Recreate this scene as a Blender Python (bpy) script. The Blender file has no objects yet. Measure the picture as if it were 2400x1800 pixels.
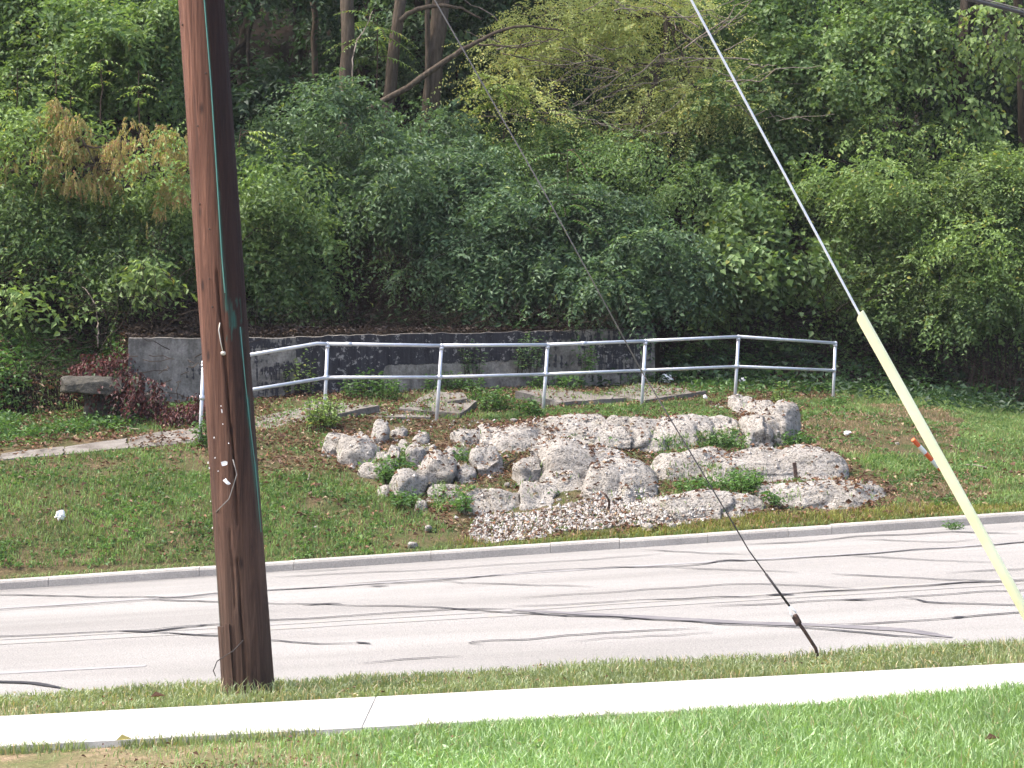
import bpy, bmesh, math, random
import numpy as np
from mathutils import Vector, noise as mnoise
from mathutils.bvhtree import BVHTree

rng = np.random.default_rng(11)
random.seed(11)
S = bpy.context.scene
COL = S.collection
R = math.radians

# ------------------------------------------------------------------ camera, sky, sun, exposure
F = 5000.0                       # focal length in photograph pixels (2400 wide)
CAM_Z = 2.0
cam = bpy.data.cameras.new('camera')
cam.sensor_width = 36.0
cam.lens = 36.0 * F / 2400.0
cam.clip_start = 0.1
cam.clip_end = 600.0
camo = bpy.data.objects.new('camera', cam)
camo.location = (0, 0, CAM_Z)
camo.rotation_euler = (R(90), 0, 0)
COL.objects.link(camo)
S.camera = camo

SUN_EL, SUN_AZ = 56.0, -94.0     # azimuth clockwise from +Y
SUN_STRENGTH, SUN_ANGLE = 1.5, 20.0
SKY_STRENGTH = 0.15
EXPOSURE = 1.8
w = bpy.data.worlds.new('World')
S.world = w
w.use_nodes = True
nt = w.node_tree
nt.nodes.clear()
sky = nt.nodes.new('ShaderNodeTexSky')
sky.sky_type = 'NISHITA'
sky.sun_disc = False
sky.sun_elevation = R(SUN_EL)
sky.sun_rotation = R(SUN_AZ)
sky.dust_density = 5.0
sky.air_density = 0.75
bgn = nt.nodes.new('ShaderNodeBackground')
bgn.inputs['Strength'].default_value = SKY_STRENGTH
won = nt.nodes.new('ShaderNodeOutputWorld')
nt.links.new(sky.outputs[0], bgn.inputs[0])
nt.links.new(bgn.outputs[0], won.inputs[0])

sun = bpy.data.lights.new('sun', 'SUN')
sun.energy = SUN_STRENGTH
sun.angle = R(SUN_ANGLE)
sun.color = (1.0, 0.955, 0.88)
suno = bpy.data.objects.new('sun', sun)
sd = Vector((math.sin(R(SUN_AZ)) * math.cos(R(SUN_EL)), math.cos(R(SUN_AZ)) * math.cos(R(SUN_EL)), math.sin(R(SUN_EL))))
suno.rotation_euler = sd.to_track_quat('Z', 'Y').to_euler()
COL.objects.link(suno)

vs = S.view_settings
S.display_settings.display_device = 'sRGB'
vs.view_transform = 'Standard'
vs.look = 'None'
vs.exposure = EXPOSURE
vs.gamma = 1.0
vs.use_curve_mapping = False
S.cycles.max_bounces = 6
S.cycles.diffuse_bounces = 3
S.cycles.glossy_bounces = 2
S.cycles.transmission_bounces = 3
S.cycles.transparent_max_bounces = 4

# ------------------------------------------------------------------ numeric helpers
def P(u, v, y):
    return np.array([(u - 1200.0) * y / F, y, CAM_Z + (900.0 - v) * y / F])

def _hash(ix, iy, iz):
    h = (ix * 374761393 + iy * 668265263 + iz * 2147483647 + 1274126177) & 0xFFFFFFFF
    h = ((h ^ (h >> 13)) * 1274126177) & 0xFFFFFFFF
    h = h ^ (h >> 16)
    return (h & 0xFFFF) / 65535.0

def vnoise(p):
    """value noise, p (N,3) -> 0..1"""
    p = np.asarray(p, float)
    i = np.floor(p).astype(np.int64)
    f = p - i
    f = f * f * (3 - 2 * f)
    r = 0
    for dx in (0, 1):
        for dy in (0, 1):
            for dz in (0, 1):
                wgt = (f[:, 0] if dx else 1 - f[:, 0]) * (f[:, 1] if dy else 1 - f[:, 1]) * (f[:, 2] if dz else 1 - f[:, 2])
                r = r + wgt * _hash(i[:, 0] + dx, i[:, 1] + dy, i[:, 2] + dz)
    return r

def fbm(p, o=4, s=1.0):
    p = np.asarray(p, float) * s
    a, t, n = 0.5, 0, 0
    for k in range(o):
        t = t + a * vnoise(p + 17.3 * k)
        n += a
        a *= 0.5
        p = p * 2.03
    return t / n

def norm(a):
    return a / np.maximum(np.linalg.norm(a, axis=-1, keepdims=True), 1e-9)

# ------------------------------------------------------------------ object helpers
ORIGIN = {}

def make_mesh(name, V, faces, mat=None, smooth=False):
    """faces: list of int arrays (N,k), k may differ between arrays"""
    me = bpy.data.meshes.new(name)
    V = np.asarray(V, np.float32)
    me.vertices.add(len(V))
    me.vertices.foreach_set('co', V.ravel())
    faces = [np.asarray(f, np.int32) for f in faces if len(f)]
    loops = np.concatenate([f.ravel() for f in faces])
    sizes = np.concatenate([np.full(len(f), f.shape[1], np.int32) for f in faces])
    starts = np.concatenate([[0], np.cumsum(sizes)[:-1]]).astype(np.int32)
    me.loops.add(len(loops))
    me.loops.foreach_set('vertex_index', loops)
    me.polygons.add(len(sizes))
    me.polygons.foreach_set('loop_start', starts)
    me.polygons.foreach_set('use_smooth', np.full(len(sizes), bool(smooth)))
    me.update(calc_edges=True)
    if mat:
        me.materials.append(mat)
    return me

def tag(o, label=None, cat=None, group=None, kind=None):
    if label: o['label'] = label
    if cat: o['category'] = cat
    if group: o['group'] = group
    if kind: o['kind'] = kind
    return o

def thing(name, loc, label, cat, group=None):
    o = bpy.data.objects.new(name, None)
    o.empty_display_size = 0.2
    o.location = tuple(float(t) for t in loc)
    COL.objects.link(o)
    ORIGIN[o.name] = np.array(loc, float)
    return tag(o, label, cat, group)

def obj(name, V, faces, mat, parent=None, smooth=False, kind=None, origin=None):
    """V in world coordinates"""
    V = np.asarray(V, float)
    if parent is not None:
        org = ORIGIN[parent.name]
    else:
        org = np.array(origin, float) if origin is not None else np.zeros(3)
    o = bpy.data.objects.new(name, make_mesh(name, V - org, faces, mat, smooth))
    COL.objects.link(o)
    if parent is not None:
        o.parent = parent
    else:
        o.location = tuple(org)
    ORIGIN[o.name] = org
    if kind: o['kind'] = kind
    return o

class MB:
    """collects pieces of one mesh"""
    def __init__(self): self.V = []; self.Fs = []; self.n = 0
    def add(self, V, faces):
        V = np.asarray(V, float)
        self.V.append(V)
        for f in faces:
            f = np.asarray(f)
            if len(f): self.Fs.append(f + self.n)
        self.n += len(V)
    def build(self, name, mat, parent=None, **k):
        return obj(name, np.concatenate(self.V), self.Fs, mat, parent, **k)

def tube(pts, rad, n=8, caps=True, wob=0.0):
    pts = np.asarray(pts, float)
    m = len(pts)
    rad = np.broadcast_to(np.asarray(rad, float), (m,)) if np.ndim(rad) == 0 or len(np.atleast_1d(rad)) == 1 else np.interp(np.linspace(0, 1, m), np.linspace(0, 1, len(rad)), rad)
    d = norm(np.gradient(pts, axis=0))
    ref = np.array([0, 0, 1.0]) if abs(d[:, 2]).mean() < 0.9 else np.array([1.0, 0, 0])
    a = norm(np.cross(d, ref)); b = np.cross(d, a)
    th = np.arange(n) * 2 * math.pi / n
    rr = rad[:, None] * (1 + wob * (rng.random((m, n)) - .5))
    V = pts[:, None, :] + rr[..., None] * (np.cos(th)[None, :, None] * a[:, None, :] + np.sin(th)[None, :, None] * b[:, None, :])
    V = V.reshape(-1, 3)
    i = np.arange(m - 1)[:, None] * n
    j = np.arange(n)[None, :]
    k = (j + 1) % n
    Q = np.stack([i + j, i + k, i + n + k, i + n + j], -1).reshape(-1, 4)
    fs = [Q]
    if caps:
        fs += [np.arange(n)[::-1][None, :], (np.arange(n) + (m - 1) * n)[None, :]]
    return V, fs

def box(c, sx, sy, sz, rx=0, ry=0, rz=0, bev=0.0):
    bm = bmesh.new()
    bmesh.ops.create_cube(bm, size=1.0)
    for v in bm.verts: v.co = Vector((v.co.x * sx, v.co.y * sy, v.co.z * sz))
    if bev > 0:
        bmesh.ops.bevel(bm, geom=list(bm.edges), offset=bev, segments=2, affect='EDGES', profile=0.6)
    from mathutils import Euler
    bm.transform(Euler((rx, ry, rz)).to_matrix().to_4x4())
    V = np.array([v.co[:] for v in bm.verts]) + np.asarray(c, float)
    bm.verts.index_update()
    fs = [np.array([[v.index for v in f.verts]]) for f in bm.faces]
    bm.free()
    return V, fs

def grid_faces(nx, ny):
    i = np.arange(ny - 1)[:, None] * nx
    j = np.arange(nx - 1)[None, :]
    return np.stack([i + j, i + j + 1, i + nx + j + 1, i + nx + j], -1).reshape(-1, 4)

# ------------------------------------------------------------------ materials
def mat(name, build):
    m = bpy.data.materials.new(name)
    m.use_nodes = True
    t = m.node_tree
    t.nodes.clear()
    out = t.nodes.new('ShaderNodeOutputMaterial')
    sh = build(t)
    t.links.new(sh, out.inputs['Surface'])
    return m

def N(t, kind, **kw):
    n = t.nodes.new(kind)
    for k, v in kw.items():
        if k.startswith('i_'):
            n.inputs[k[2:].replace('_', ' ')].default_value = v
        else:
            setattr(n, k, v)
    return n

def coords(t, scale=(1, 1, 1), kind='Object'):
    tc = N(t, 'ShaderNodeTexCoord')
    mp = N(t, 'ShaderNodeMapping')
    mp.inputs['Scale'].default_value = scale
    t.links.new(tc.outputs[kind], mp.inputs['Vector'])
    return mp.outputs['Vector']

def wcoords(t, scale=(1, 1, 1)):
    g = N(t, 'ShaderNodeNewGeometry')
    mp = N(t, 'ShaderNodeMapping')
    mp.inputs['Scale'].default_value = scale
    t.links.new(g.outputs['Position'], mp.inputs['Vector'])
    return mp.outputs['Vector']

def noise(t, vec, scale, detail=4, rough=0.6, dist=0.0):
    n = N(t, 'ShaderNodeTexNoise')
    n.inputs['Scale'].default_value = scale
    n.inputs['Detail'].default_value = detail
    n.inputs['Roughness'].default_value = rough
    n.inputs['Distortion'].default_value = dist
    t.links.new(vec, n.inputs['Vector'])
    return n.outputs['Fac']

def ramp(t, fac, stops, interp='LINEAR'):
    r = N(t, 'ShaderNodeValToRGB')
    r.color_ramp.interpolation = interp
    e = r.color_ramp.elements
    while len(e) < len(stops): e.new(0.5)
    for el, (p, c) in zip(e, stops):
        el.position = p
        el.color = (*c, 1) if len(c) == 3 else c
    t.links.new(fac, r.inputs['Fac'])
    return r.outputs['Color']

def g(x): return (x, x, x)

def mixc(t, fac, a, b, mode='MIX'):
    m = N(t, 'ShaderNodeMix', data_type='RGBA', blend_type=mode)
    for sock, val in ((m.inputs[0], fac), (m.inputs[6], a), (m.inputs[7], b)):
        if isinstance(val, (int, float)): sock.default_value = val
        elif isinstance(val, tuple): sock.default_value = (*val, 1)
        else: t.links.new(val, sock)
    return m.outputs[2]

def math_n(t, op, a, b=None):
    m = N(t, 'ShaderNodeMath', operation=op)
    for i, val in enumerate((a, b)):
        if val is None: continue
        if isinstance(val, (int, float)): m.inputs[i].default_value = val
        else: t.links.new(val, m.inputs[i])
    return m.outputs[0]

def bump(t, h, dist, strength=1.0):
    b = N(t, 'ShaderNodeBump')
    b.inputs['Distance'].default_value = dist
    b.inputs['Strength'].default_value = strength
    t.links.new(h, b.inputs['Height'])
    return b.outputs['Normal']

def pbsdf(t, color, rough=0.8, nrm=None, metal=0.0, spec=0.3):
    b = N(t, 'ShaderNodeBsdfPrincipled')
    if isinstance(color, tuple): b.inputs['Base Color'].default_value = (*color, 1)
    else: t.links.new(color, b.inputs['Base Color'])
    if isinstance(rough, (int, float)): b.inputs['Roughness'].default_value = rough
    else: t.links.new(rough, b.inputs['Roughness'])
    b.inputs['Metallic'].default_value = metal
    b.inputs['Specular IOR Level'].default_value = spec
    if nrm is not None: t.links.new(nrm, b.inputs['Normal'])
    return b.outputs[0]

def leaf_mat(name, c1, c2, c3=None, c3_share=0.0, trans=0.38, gloss=0.025, patch=0.55, patch_scale=0.8, rough=0.55):
    """leaf colours vary leaf by leaf and in broad patches; thin, so some light passes through"""
    def b(t):
        ge = N(t, 'ShaderNodeNewGeometry')
        base = mixc(t, ge.outputs['Random Per Island'], c1, c2)
        n = noise(t, wcoords(t), patch_scale, 3, 0.6)
        k = ramp(t, n, [(0.3, g(1 - patch * .55)), (0.7, g(1 + patch * .3))])
        col = mixc(t, 1.0, base, k, 'MULTIPLY')
        if c3 is not None:
            r2 = math_n(t, 'FRACT', math_n(t, 'MULTIPLY', ge.outputs['Random Per Island'], 91.7))
            col = mixc(t, math_n(t, 'LESS_THAN', r2, c3_share), col, c3)
        d = N(t, 'ShaderNodeBsdfDiffuse'); t.links.new(col, d.inputs['Color'])
        tr = N(t, 'ShaderNodeBsdfTranslucent')
        tc = mixc(t, 1.0, col, (1.15, 1.15, 0.65), 'MULTIPLY')
        t.links.new(tc, tr.inputs['Color'])
        m1 = N(t, 'ShaderNodeMixShader'); m1.inputs[0].default_value = trans
        t.links.new(d.outputs[0], m1.inputs[1]); t.links.new(tr.outputs[0], m1.inputs[2])
        gl = N(t, 'ShaderNodeBsdfGlossy'); gl.inputs['Roughness'].default_value = rough
        gl.inputs['Color'].default_value = (0.95, 0.97, 1, 1)
        m2 = N(t, 'ShaderNodeMixShader'); m2.inputs[0].default_value = gloss
        t.links.new(m1.outputs[0], m2.inputs[1]); t.links.new(gl.outputs[0], m2.inputs[2])
        return m2.outputs[0]
    return mat(name, b)

def bark_mat(name, c1, c2):
    def b(t):
        v = wcoords(t, (9, 9, 1.6))
        n = noise(t, v, 2.2, 5, 0.65)
        col = ramp(t, n, [(0.3, c1), (0.7, c2)])
        return pbsdf(t, col, 0.95, bump(t, n, 0.03), spec=0.1)
    return mat(name, b)

M = {}
def m_asphalt(t):
    v = wcoords(t)
    fine = noise(t, v, 90, 2, 0.7)
    big = noise(t, wcoords(t, (0.12, 0.9, 1)), 1.1, 4, 0.6)
    c = ramp(t, big, [(0.3, (0.188, 0.181, 0.170)), (0.7, (0.264, 0.256, 0.243))])
    c = mixc(t, 1.0, c, ramp(t, fine, [(0.32, g(0.72)), (0.68, g(1.22))]), 'MULTIPLY')
    vo = N(t, 'ShaderNodeTexVoronoi'); vo.inputs['Scale'].default_value = 55
    t.links.new(v, vo.inputs['Vector'])
    return pbsdf(t, c, 0.9, bump(t, vo.outputs['Distance'], 0.004), spec=0.25)
M['asphalt'] = mat('worn_asphalt', m_asphalt)
def m_tar(t):
    n = noise(t, wcoords(t), 14, 4, 0.7)
    return pbsdf(t, ramp(t, n, [(0.35, (0.012, 0.011, 0.013)), (0.75, (0.05, 0.047, 0.05))]), 0.6, spec=0.3)
M['tar'] = mat('crack_sealing_tar', m_tar)
def m_skid(t):
    n = noise(t, wcoords(t, (0.6, 6, 1)), 5, 4, 0.7)
    return pbsdf(t, ramp(t, n, [(0.35, (0.10, 0.095, 0.105)), (0.65, (0.185, 0.178, 0.178))]), 0.85, spec=0.2)
M['skid'] = mat('rubber_streak', m_skid)
def faded(col, base):
    def b(t):
        n = noise(t, wcoords(t), 12, 5, 0.75)
        return pbsdf(t, mixc(t, ramp(t, n, [(0.50, g(0)), (0.72, g(1))]), base, col), 0.8)
    return b
M['yellow_paint'] = mat('worn_yellow_paint', faded((0.27, 0.245, 0.185), (0.228, 0.222, 0.214)))
M['white_paint'] = mat('worn_white_paint', faded((0.31, 0.305, 0.30), (0.235, 0.23, 0.23)))
def m_walk(t):
    v = wcoords(t)
    n = noise(t, v, 2.0, 4, 0.6); f = noise(t, v, 120, 2, 0.6)
    c = ramp(t, n, [(0.3, (0.35, 0.34, 0.32)), (0.7, (0.46, 0.45, 0.43))])
    c = mixc(t, 1.0, c, ramp(t, f, [(0.3, g(0.88)), (0.7, g(1.08))]), 'MULTIPLY')
    return pbsdf(t, c, 0.85, bump(t, f, 0.002), spec=0.2)
M['walk'] = mat('pale_concrete', m_walk)
def m_curb(t):
    v = wcoords(t)
    n = noise(t, v, 1.4, 5, 0.65); f = noise(t, v, 60, 3, 0.6)
    c = ramp(t, n, [(0.3, (0.27, 0.255, 0.235)), (0.7, (0.40, 0.375, 0.345))])
    c = mixc(t, 1.0, c, ramp(t, f, [(0.3, g(0.8)), (0.7, g(1.12))]), 'MULTIPLY')
    return pbsdf(t, c, 0.9, bump(t, f, 0.004), spec=0.2)
M['curb'] = mat('kerb_concrete', m_curb)
def m_slab(t):
    v = wcoords(t)
    n = noise(t, v, 3.2, 5, 0.7); f = noise(t, v, 45, 3, 0.6)
    c = ramp(t, n, [(0.28, (0.09, 0.078, 0.066)), (0.5, (0.165, 0.15, 0.132)), (0.75, (0.23, 0.215, 0.195))])
    c = mixc(t, 1.0, c, ramp(t, f, [(0.3, g(0.75)), (0.7, g(1.15))]), 'MULTIPLY')
    return pbsdf(t, c, 0.95, bump(t, f, 0.006), spec=0.15)
M['slab'] = mat('weathered_slab_concrete', m_slab)
def m_old(t):
    n = noise(t, wcoords(t), 6, 5, 0.7); f = noise(t, wcoords(t), 50, 3, .6)
    c = ramp(t, n, [(0.3, (0.04, 0.038, 0.03)), (0.7, (0.115, 0.108, 0.092))])
    return pbsdf(t, c, .95, bump(t, math_n(t, 'ADD', n, f), .02), spec=.1)
M['old'] = mat('mossy_old_concrete', m_old)
def m_rock(t):
    v = wcoords(t)
    n = noise(t, v, 1.6, 5, 0.65)
    f = noise(t, v, 24, 5, 0.75)
    c = ramp(t, n, [(0.25, (0.27, 0.25, 0.22)), (0.5, (0.375, 0.35, 0.315)), (0.75, (0.46, 0.435, 0.40))])
    vo = N(t, 'ShaderNodeTexVoronoi'); vo.inputs['Scale'].default_value = 30
    vd = N(t, 'ShaderNodeVectorMath', operation='ADD')
    t.links.new(v, vd.inputs[0])
    nc = N(t, 'ShaderNodeTexNoise'); nc.inputs['Scale'].default_value = 9
    t.links.new(v, nc.inputs['Vector'])
    sc = N(t, 'ShaderNodeVectorMath', operation='SCALE'); sc.inputs['Scale'].default_value = 0.12
    t.links.new(nc.outputs['Color'], sc.inputs[0]); t.links.new(sc.outputs[0], vd.inputs[1])
    t.links.new(vd.outputs[0], vo.inputs['Vector'])
    pits = ramp(t, vo.outputs['Distance'], [(0.10, g(0.0)), (0.36, g(1.0))])
    spots = ramp(t, f, [(0.35, (0.40, 0.38, 0.35)), (0.50, (1, 1, 1))])
    c = mixc(t, 1.0, c, spots, 'MULTIPLY')
    c = mixc(t, 0.4, c, pits, 'MULTIPLY')
    li = noise(t, v, 3.5, 5, 0.75)
    c = mixc(t, ramp(t, li, [(0.58, g(0)), (0.72, g(0.7))]), c, (0.20, 0.185, 0.12))
    red = noise(t, v, 5.5, 4, 0.7)
    c = mixc(t, ramp(t, red, [(0.60, g(0)), (0.72, g(0.35))]), c, (0.26, 0.19, 0.14))
    h = math_n(t, 'ADD', math_n(t, 'MULTIPLY', f, 1.4), math_n(t, 'MULTIPLY', pits, 0.6))
    return pbsdf(t, c, 0.95, bump(t, h, 0.035), spec=0.15)
M['rock'] = mat('pitted_limestone', m_rock)
def m_gravel(t):
    ge = N(t, 'ShaderNodeNewGeometry')
    c = ramp(t, ge.outputs['Random Per Island'], [(0.0, (0.16, 0.12, 0.095)), (0.35, (0.29, 0.265, 0.235)), (1.0, (0.43, 0.41, 0.385))])
    return pbsdf(t, c, 0.95, spec=0.15)
M['gravel'] = mat('white_gravel', m_gravel)
def soil(c1, c2, c3):
    def b(t):
        v = wcoords(t)
        n = noise(t, v, 2.2, 5, 0.7); f = noise(t, v, 38, 4, 0.7)
        c = ramp(t, n, [(0.3, c1), (0.5, c2), (0.72, c3)])
        c = mixc(t, 1.0, c, ramp(t, f, [(0.3, g(0.55)), (0.7, g(1.35))]), 'MULTIPLY')
        return pbsdf(t, c, 1.0, bump(t, f, 0.02), spec=0.05)
    return b
M['bank_soil'] = mat('bank_soil', soil((0.045, 0.075, 0.022), (0.085, 0.075, 0.038), (0.15, 0.10, 0.065)))
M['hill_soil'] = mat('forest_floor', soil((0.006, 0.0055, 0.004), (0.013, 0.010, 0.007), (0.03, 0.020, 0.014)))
M['lawn_soil'] = mat('lawn_soil', soil((0.10, 0.13, 0.05), (0.16, 0.14, 0.075), (0.30, 0.215, 0.15)))
def m_wood(t):
    at = N(t, 'ShaderNodeAttribute'); at.attribute_name = 'stain'
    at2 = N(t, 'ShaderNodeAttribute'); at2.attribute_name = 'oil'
    v = coords(t, (17, 17, 0.45))
    n = noise(t, v, 1.0, 9, 0.8, 1.2)
    v2 = coords(t, (4, 4, 0.5)); n2 = noise(t, v2, 1.2, 4, 0.6)
    up = N(t, 'ShaderNodeSeparateXYZ'); t.links.new(coords(t, (1, 1, 0.16)), up.inputs[0])
    c_low = ramp(t, n, [(0.34, (0.020, 0.011, 0.008)), (0.5, (0.070, 0.039, 0.027)), (0.68, (0.135, 0.083, 0.06))])
    c_hi = ramp(t, n, [(0.33, (0.022, 0.010, 0.007)), (0.46, (0.098, 0.042, 0.027)), (0.62, (0.19, 0.09, 0.058))])
    c = mixc(t, ramp(t, up.outputs['Z'], [(0.08, g(0)), (0.42, g(1))]), c_low, c_hi)
    c = mixc(t, 1.0, c, ramp(t, n2, [(0.3, g(0.78)), (0.7, g(1.15))]), 'MULTIPLY')
    c = mixc(t, at2.outputs['Fac'], c, mixc(t, n, (0.008, 0.005, 0.005), (0.030, 0.013, 0.012)))  # right half darkened: the pole's shaded side is put into its colour
    st = math_n(t, 'MULTIPLY', at.outputs['Fac'], ramp(t, n, [(0.42, g(0.25)), (0.56, g(1))]))
    c = mixc(t, st, c, (0.03, 0.125, 0.10))
    vk = N(t, 'ShaderNodeTexVoronoi'); vk.inputs['Scale'].default_value = 1.0; t.links.new(coords(t, (9, 9, 3.2)), vk.inputs['Vector'])
    c = mixc(t, ramp(t, vk.outputs['Distance'], [(0.06, g(.85)), (0.17, g(0))]), c, (0.018, 0.009, 0.007))
    f = noise(t, coords(t, (60, 60, 2.5)), 1.0, 4, 0.7)
    return pbsdf(t, c, 0.75, bump(t, math_n(t, 'ADD', n, math_n(t, 'MULTIPLY', f, .5)), 0.02), spec=0.25)
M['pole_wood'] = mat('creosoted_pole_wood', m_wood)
def m_gal(t):
    n = noise(t, wcoords(t), 6, 4, 0.7)
    return pbsdf(t, ramp(t, n, [(0.3, (0.50, 0.52, 0.56)), (0.7, (0.68, 0.70, 0.74))]), 0.42, metal=0.45, spec=0.5)
M['galvanised'] = mat('galvanised_pipe', m_gal)
M['steel'] = mat('bright_strand', lambda t: pbsdf(t, (0.80, 0.82, 0.85), 0.4, metal=0.25, spec=0.5))
def m_rusty(t):
    n = noise(t, wcoords(t), 25, 4, 0.7)
    return pbsdf(t, ramp(t, n, [(0.35, (0.045, 0.033, 0.03)), (0.7, (0.13, 0.08, 0.06))]), 0.75, metal=0.2)
M['dull_strand'] = mat('weathered_strand', lambda t: pbsdf(t, (0.19, 0.18, 0.17), 0.6, metal=0.2))
M['dark_strand'] = mat('dark_strand', lambda t: pbsdf(t, (0.05, 0.045, 0.045), 0.6, metal=0.2))
M['rust'] = mat('rusty_iron', m_rusty)
M['guard'] = mat('pale_yellow_plastic', lambda t: pbsdf(t, ramp(t, noise(t, wcoords(t), 3, 3, .6), [(0.3, (0.92, 0.92, 0.52)), (0.7, (0.95, 0.95, 0.64))]), 0.45, spec=0.4))
M['cable'] = mat('black_cable_jacket', lambda t: pbsdf(t, (0.05, 0.05, 0.055), 0.5))
M['white'] = mat('white_paper', lambda t: pbsdf(t, (0.82, 0.82, 0.82), 0.8))
M['orange'] = mat('orange_sheeting', lambda t: pbsdf(t, (0.75, 0.13, 0.04), 0.5))
M['tin'] = mat('tarnished_metal', lambda t: pbsdf(t, (0.5, 0.48, 0.42), 0.5, metal=0.4))
def m_wall(t):
    v = wcoords(t)
    big = noise(t, wcoords(t, (0.5, 0.5, 1.8)), 1.8, 4, 0.6)
    streak = noise(t, wcoords(t, (9, 9, 0.55)), 1.5, 4, 0.7)
    f = noise(t, v, 30, 4, 0.7)
    conc = ramp(t, noise(t, v, 4, 5, 0.7), [(0.3, (0.10, 0.09, 0.078)), (0.5, (0.21, 0.195, 0.17)), (0.68, (0.34, 0.315, 0.28))])
    conc = mixc(t, 1.0, conc, ramp(t, f, [(0.3, g(0.7)), (0.7, g(1.15))]), 'MULTIPLY')
    conc = mixc(t, .35, conc, ramp(t, streak, [(0.36, g(0.35)), (0.58, g(1.1))]), 'MULTIPLY')
    paint = ramp(t, streak, [(0.3, (0.016, 0.016, 0.019)), (0.7, (0.052, 0.050, 0.055))])
    at = N(t, 'ShaderNodeAttribute'); at.attribute_name = 'paint'
    s = math_n(t, 'ADD', at.outputs['Fac'], math_n(t, 'ADD', math_n(t, 'MULTIPLY', math_n(t, 'SUBTRACT', streak, 0.5), 0.95),
               math_n(t, 'MULTIPLY', math_n(t, 'SUBTRACT', big, 0.5), 1.5)))
    k = ramp(t, s, [(0.47, g(0)), (0.53, g(1))])
    c = mixc(t, k, conc, paint)
    fl = noise(t, v, 9, 5, 0.8)
    c = mixc(t, math_n(t, 'MULTIPLY', k, ramp(t, fl, [(0.57, g(0)), (0.61, g(0.85))])), c, (0.30, 0.28, 0.255))
    return pbsdf(t, c, 0.9, bump(t, math_n(t, 'ADD', f, k), 0.01), spec=0.15)
M['wall'] = mat('flaking_painted_concrete', m_wall)
M['bark_grey'] = bark_mat('grey_bark', (0.045, 0.034, 0.025), (0.125, 0.10, 0.076))
M['bark_dark'] = bark_mat('dark_bark', (0.016, 0.013, 0.010), (0.045, 0.036, 0.027))
M['twig'] = bark_mat('dead_twig', (0.035, 0.025, 0.018), (0.10, 0.07, 0.05))
M['twig_pale'] = bark_mat('pale_twig', (0.16, 0.13, 0.10), (0.33, 0.28, 0.23))

L = {}
L['deep'] = leaf_mat('leaf_deep_green', (0.053, 0.106, 0.050), (0.14, 0.225, 0.102), (0.20, 0.26, 0.07), 0.012)
L['mid'] = leaf_mat('leaf_mid_green', (0.08, 0.15, 0.045), (0.195, 0.29, 0.092), (0.26, 0.28, 0.06), 0.015)
L['fresh'] = leaf_mat('leaf_fresh_green', (0.125, 0.205, 0.058), (0.235, 0.335, 0.10), (0.3, 0.3, 0.07), 0.03)
L['lime'] = leaf_mat('leaf_lime_green', (0.15, 0.23, 0.05), (0.24, 0.32, 0.09))
L['yellow'] = leaf_mat('leaf_yellowing', (0.36, 0.42, 0.14), (0.60, 0.64, 0.28), (0.58, 0.52, 0.18), 0.12, trans=.48, patch=.2)
L['shade'] = leaf_mat('leaf_inner_green', (0.022, 0.052, 0.020), (0.045, 0.09, 0.034))  # darker foliage green, woodland shade put into the leaf colour
L['seed'] = leaf_mat('dry_seed_keys', (0.27, 0.23, 0.075), (0.42, 0.37, 0.15), (0.40, 0.20, 0.11), 0.10, trans=0.4, patch=.2)
L['red'] = leaf_mat('red_creeper_leaf', (0.045, 0.012, 0.012), (0.115, 0.033, 0.026), (0.05, 0.085, 0.025), 0.10, trans=0.2)
L['weed'] = leaf_mat('weed_leaf', (0.055, 0.13, 0.03), (0.12, 0.22, 0.06))
L['litter'] = leaf_mat('fallen_leaf', (0.085, 0.042, 0.026), (0.20, 0.105, 0.06), (0.31, 0.235, 0.15), 0.10, trans=0.1, gloss=0.02, patch=0.3)
L['bank_grass'] = leaf_mat('bank_grass', (0.115, 0.20, 0.058), (0.225, 0.325, 0.10), (0.26, 0.20, 0.10), 0.08, trans=0.3, patch=0.7, patch_scale=1.6)
L['dry_grass'] = leaf_mat('dry_grass', (0.26, 0.185, 0.11), (0.38, 0.28, 0.18), (0.12, 0.17, 0.05), 0.2, trans=0.25)
L['yellow_grass'] = leaf_mat('sunny_grass', (0.14, 0.17, 0.03), (0.24, 0.25, 0.055), (0.33, 0.22, 0.1), 0.15, trans=0.3, patch=0.7, patch_scale=1.8)  # yellower blade colour for the strip along the kerb
L['lawn'] = leaf_mat('lawn_grass', (0.155, 0.285, 0.068), (0.28, 0.44, 0.145), (0.40, 0.36, 0.2), 0.04, trans=0.4, gloss=0.07, patch=0.4, patch_scale=1.5)
L['verge'] = leaf_mat('verge_grass', (0.15, 0.21, 0.065), (0.265, 0.32, 0.13), (0.42, 0.34, 0.18), 0.10, trans=0.4, gloss=0.06, patch=0.5, patch_scale=1.5)

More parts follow.
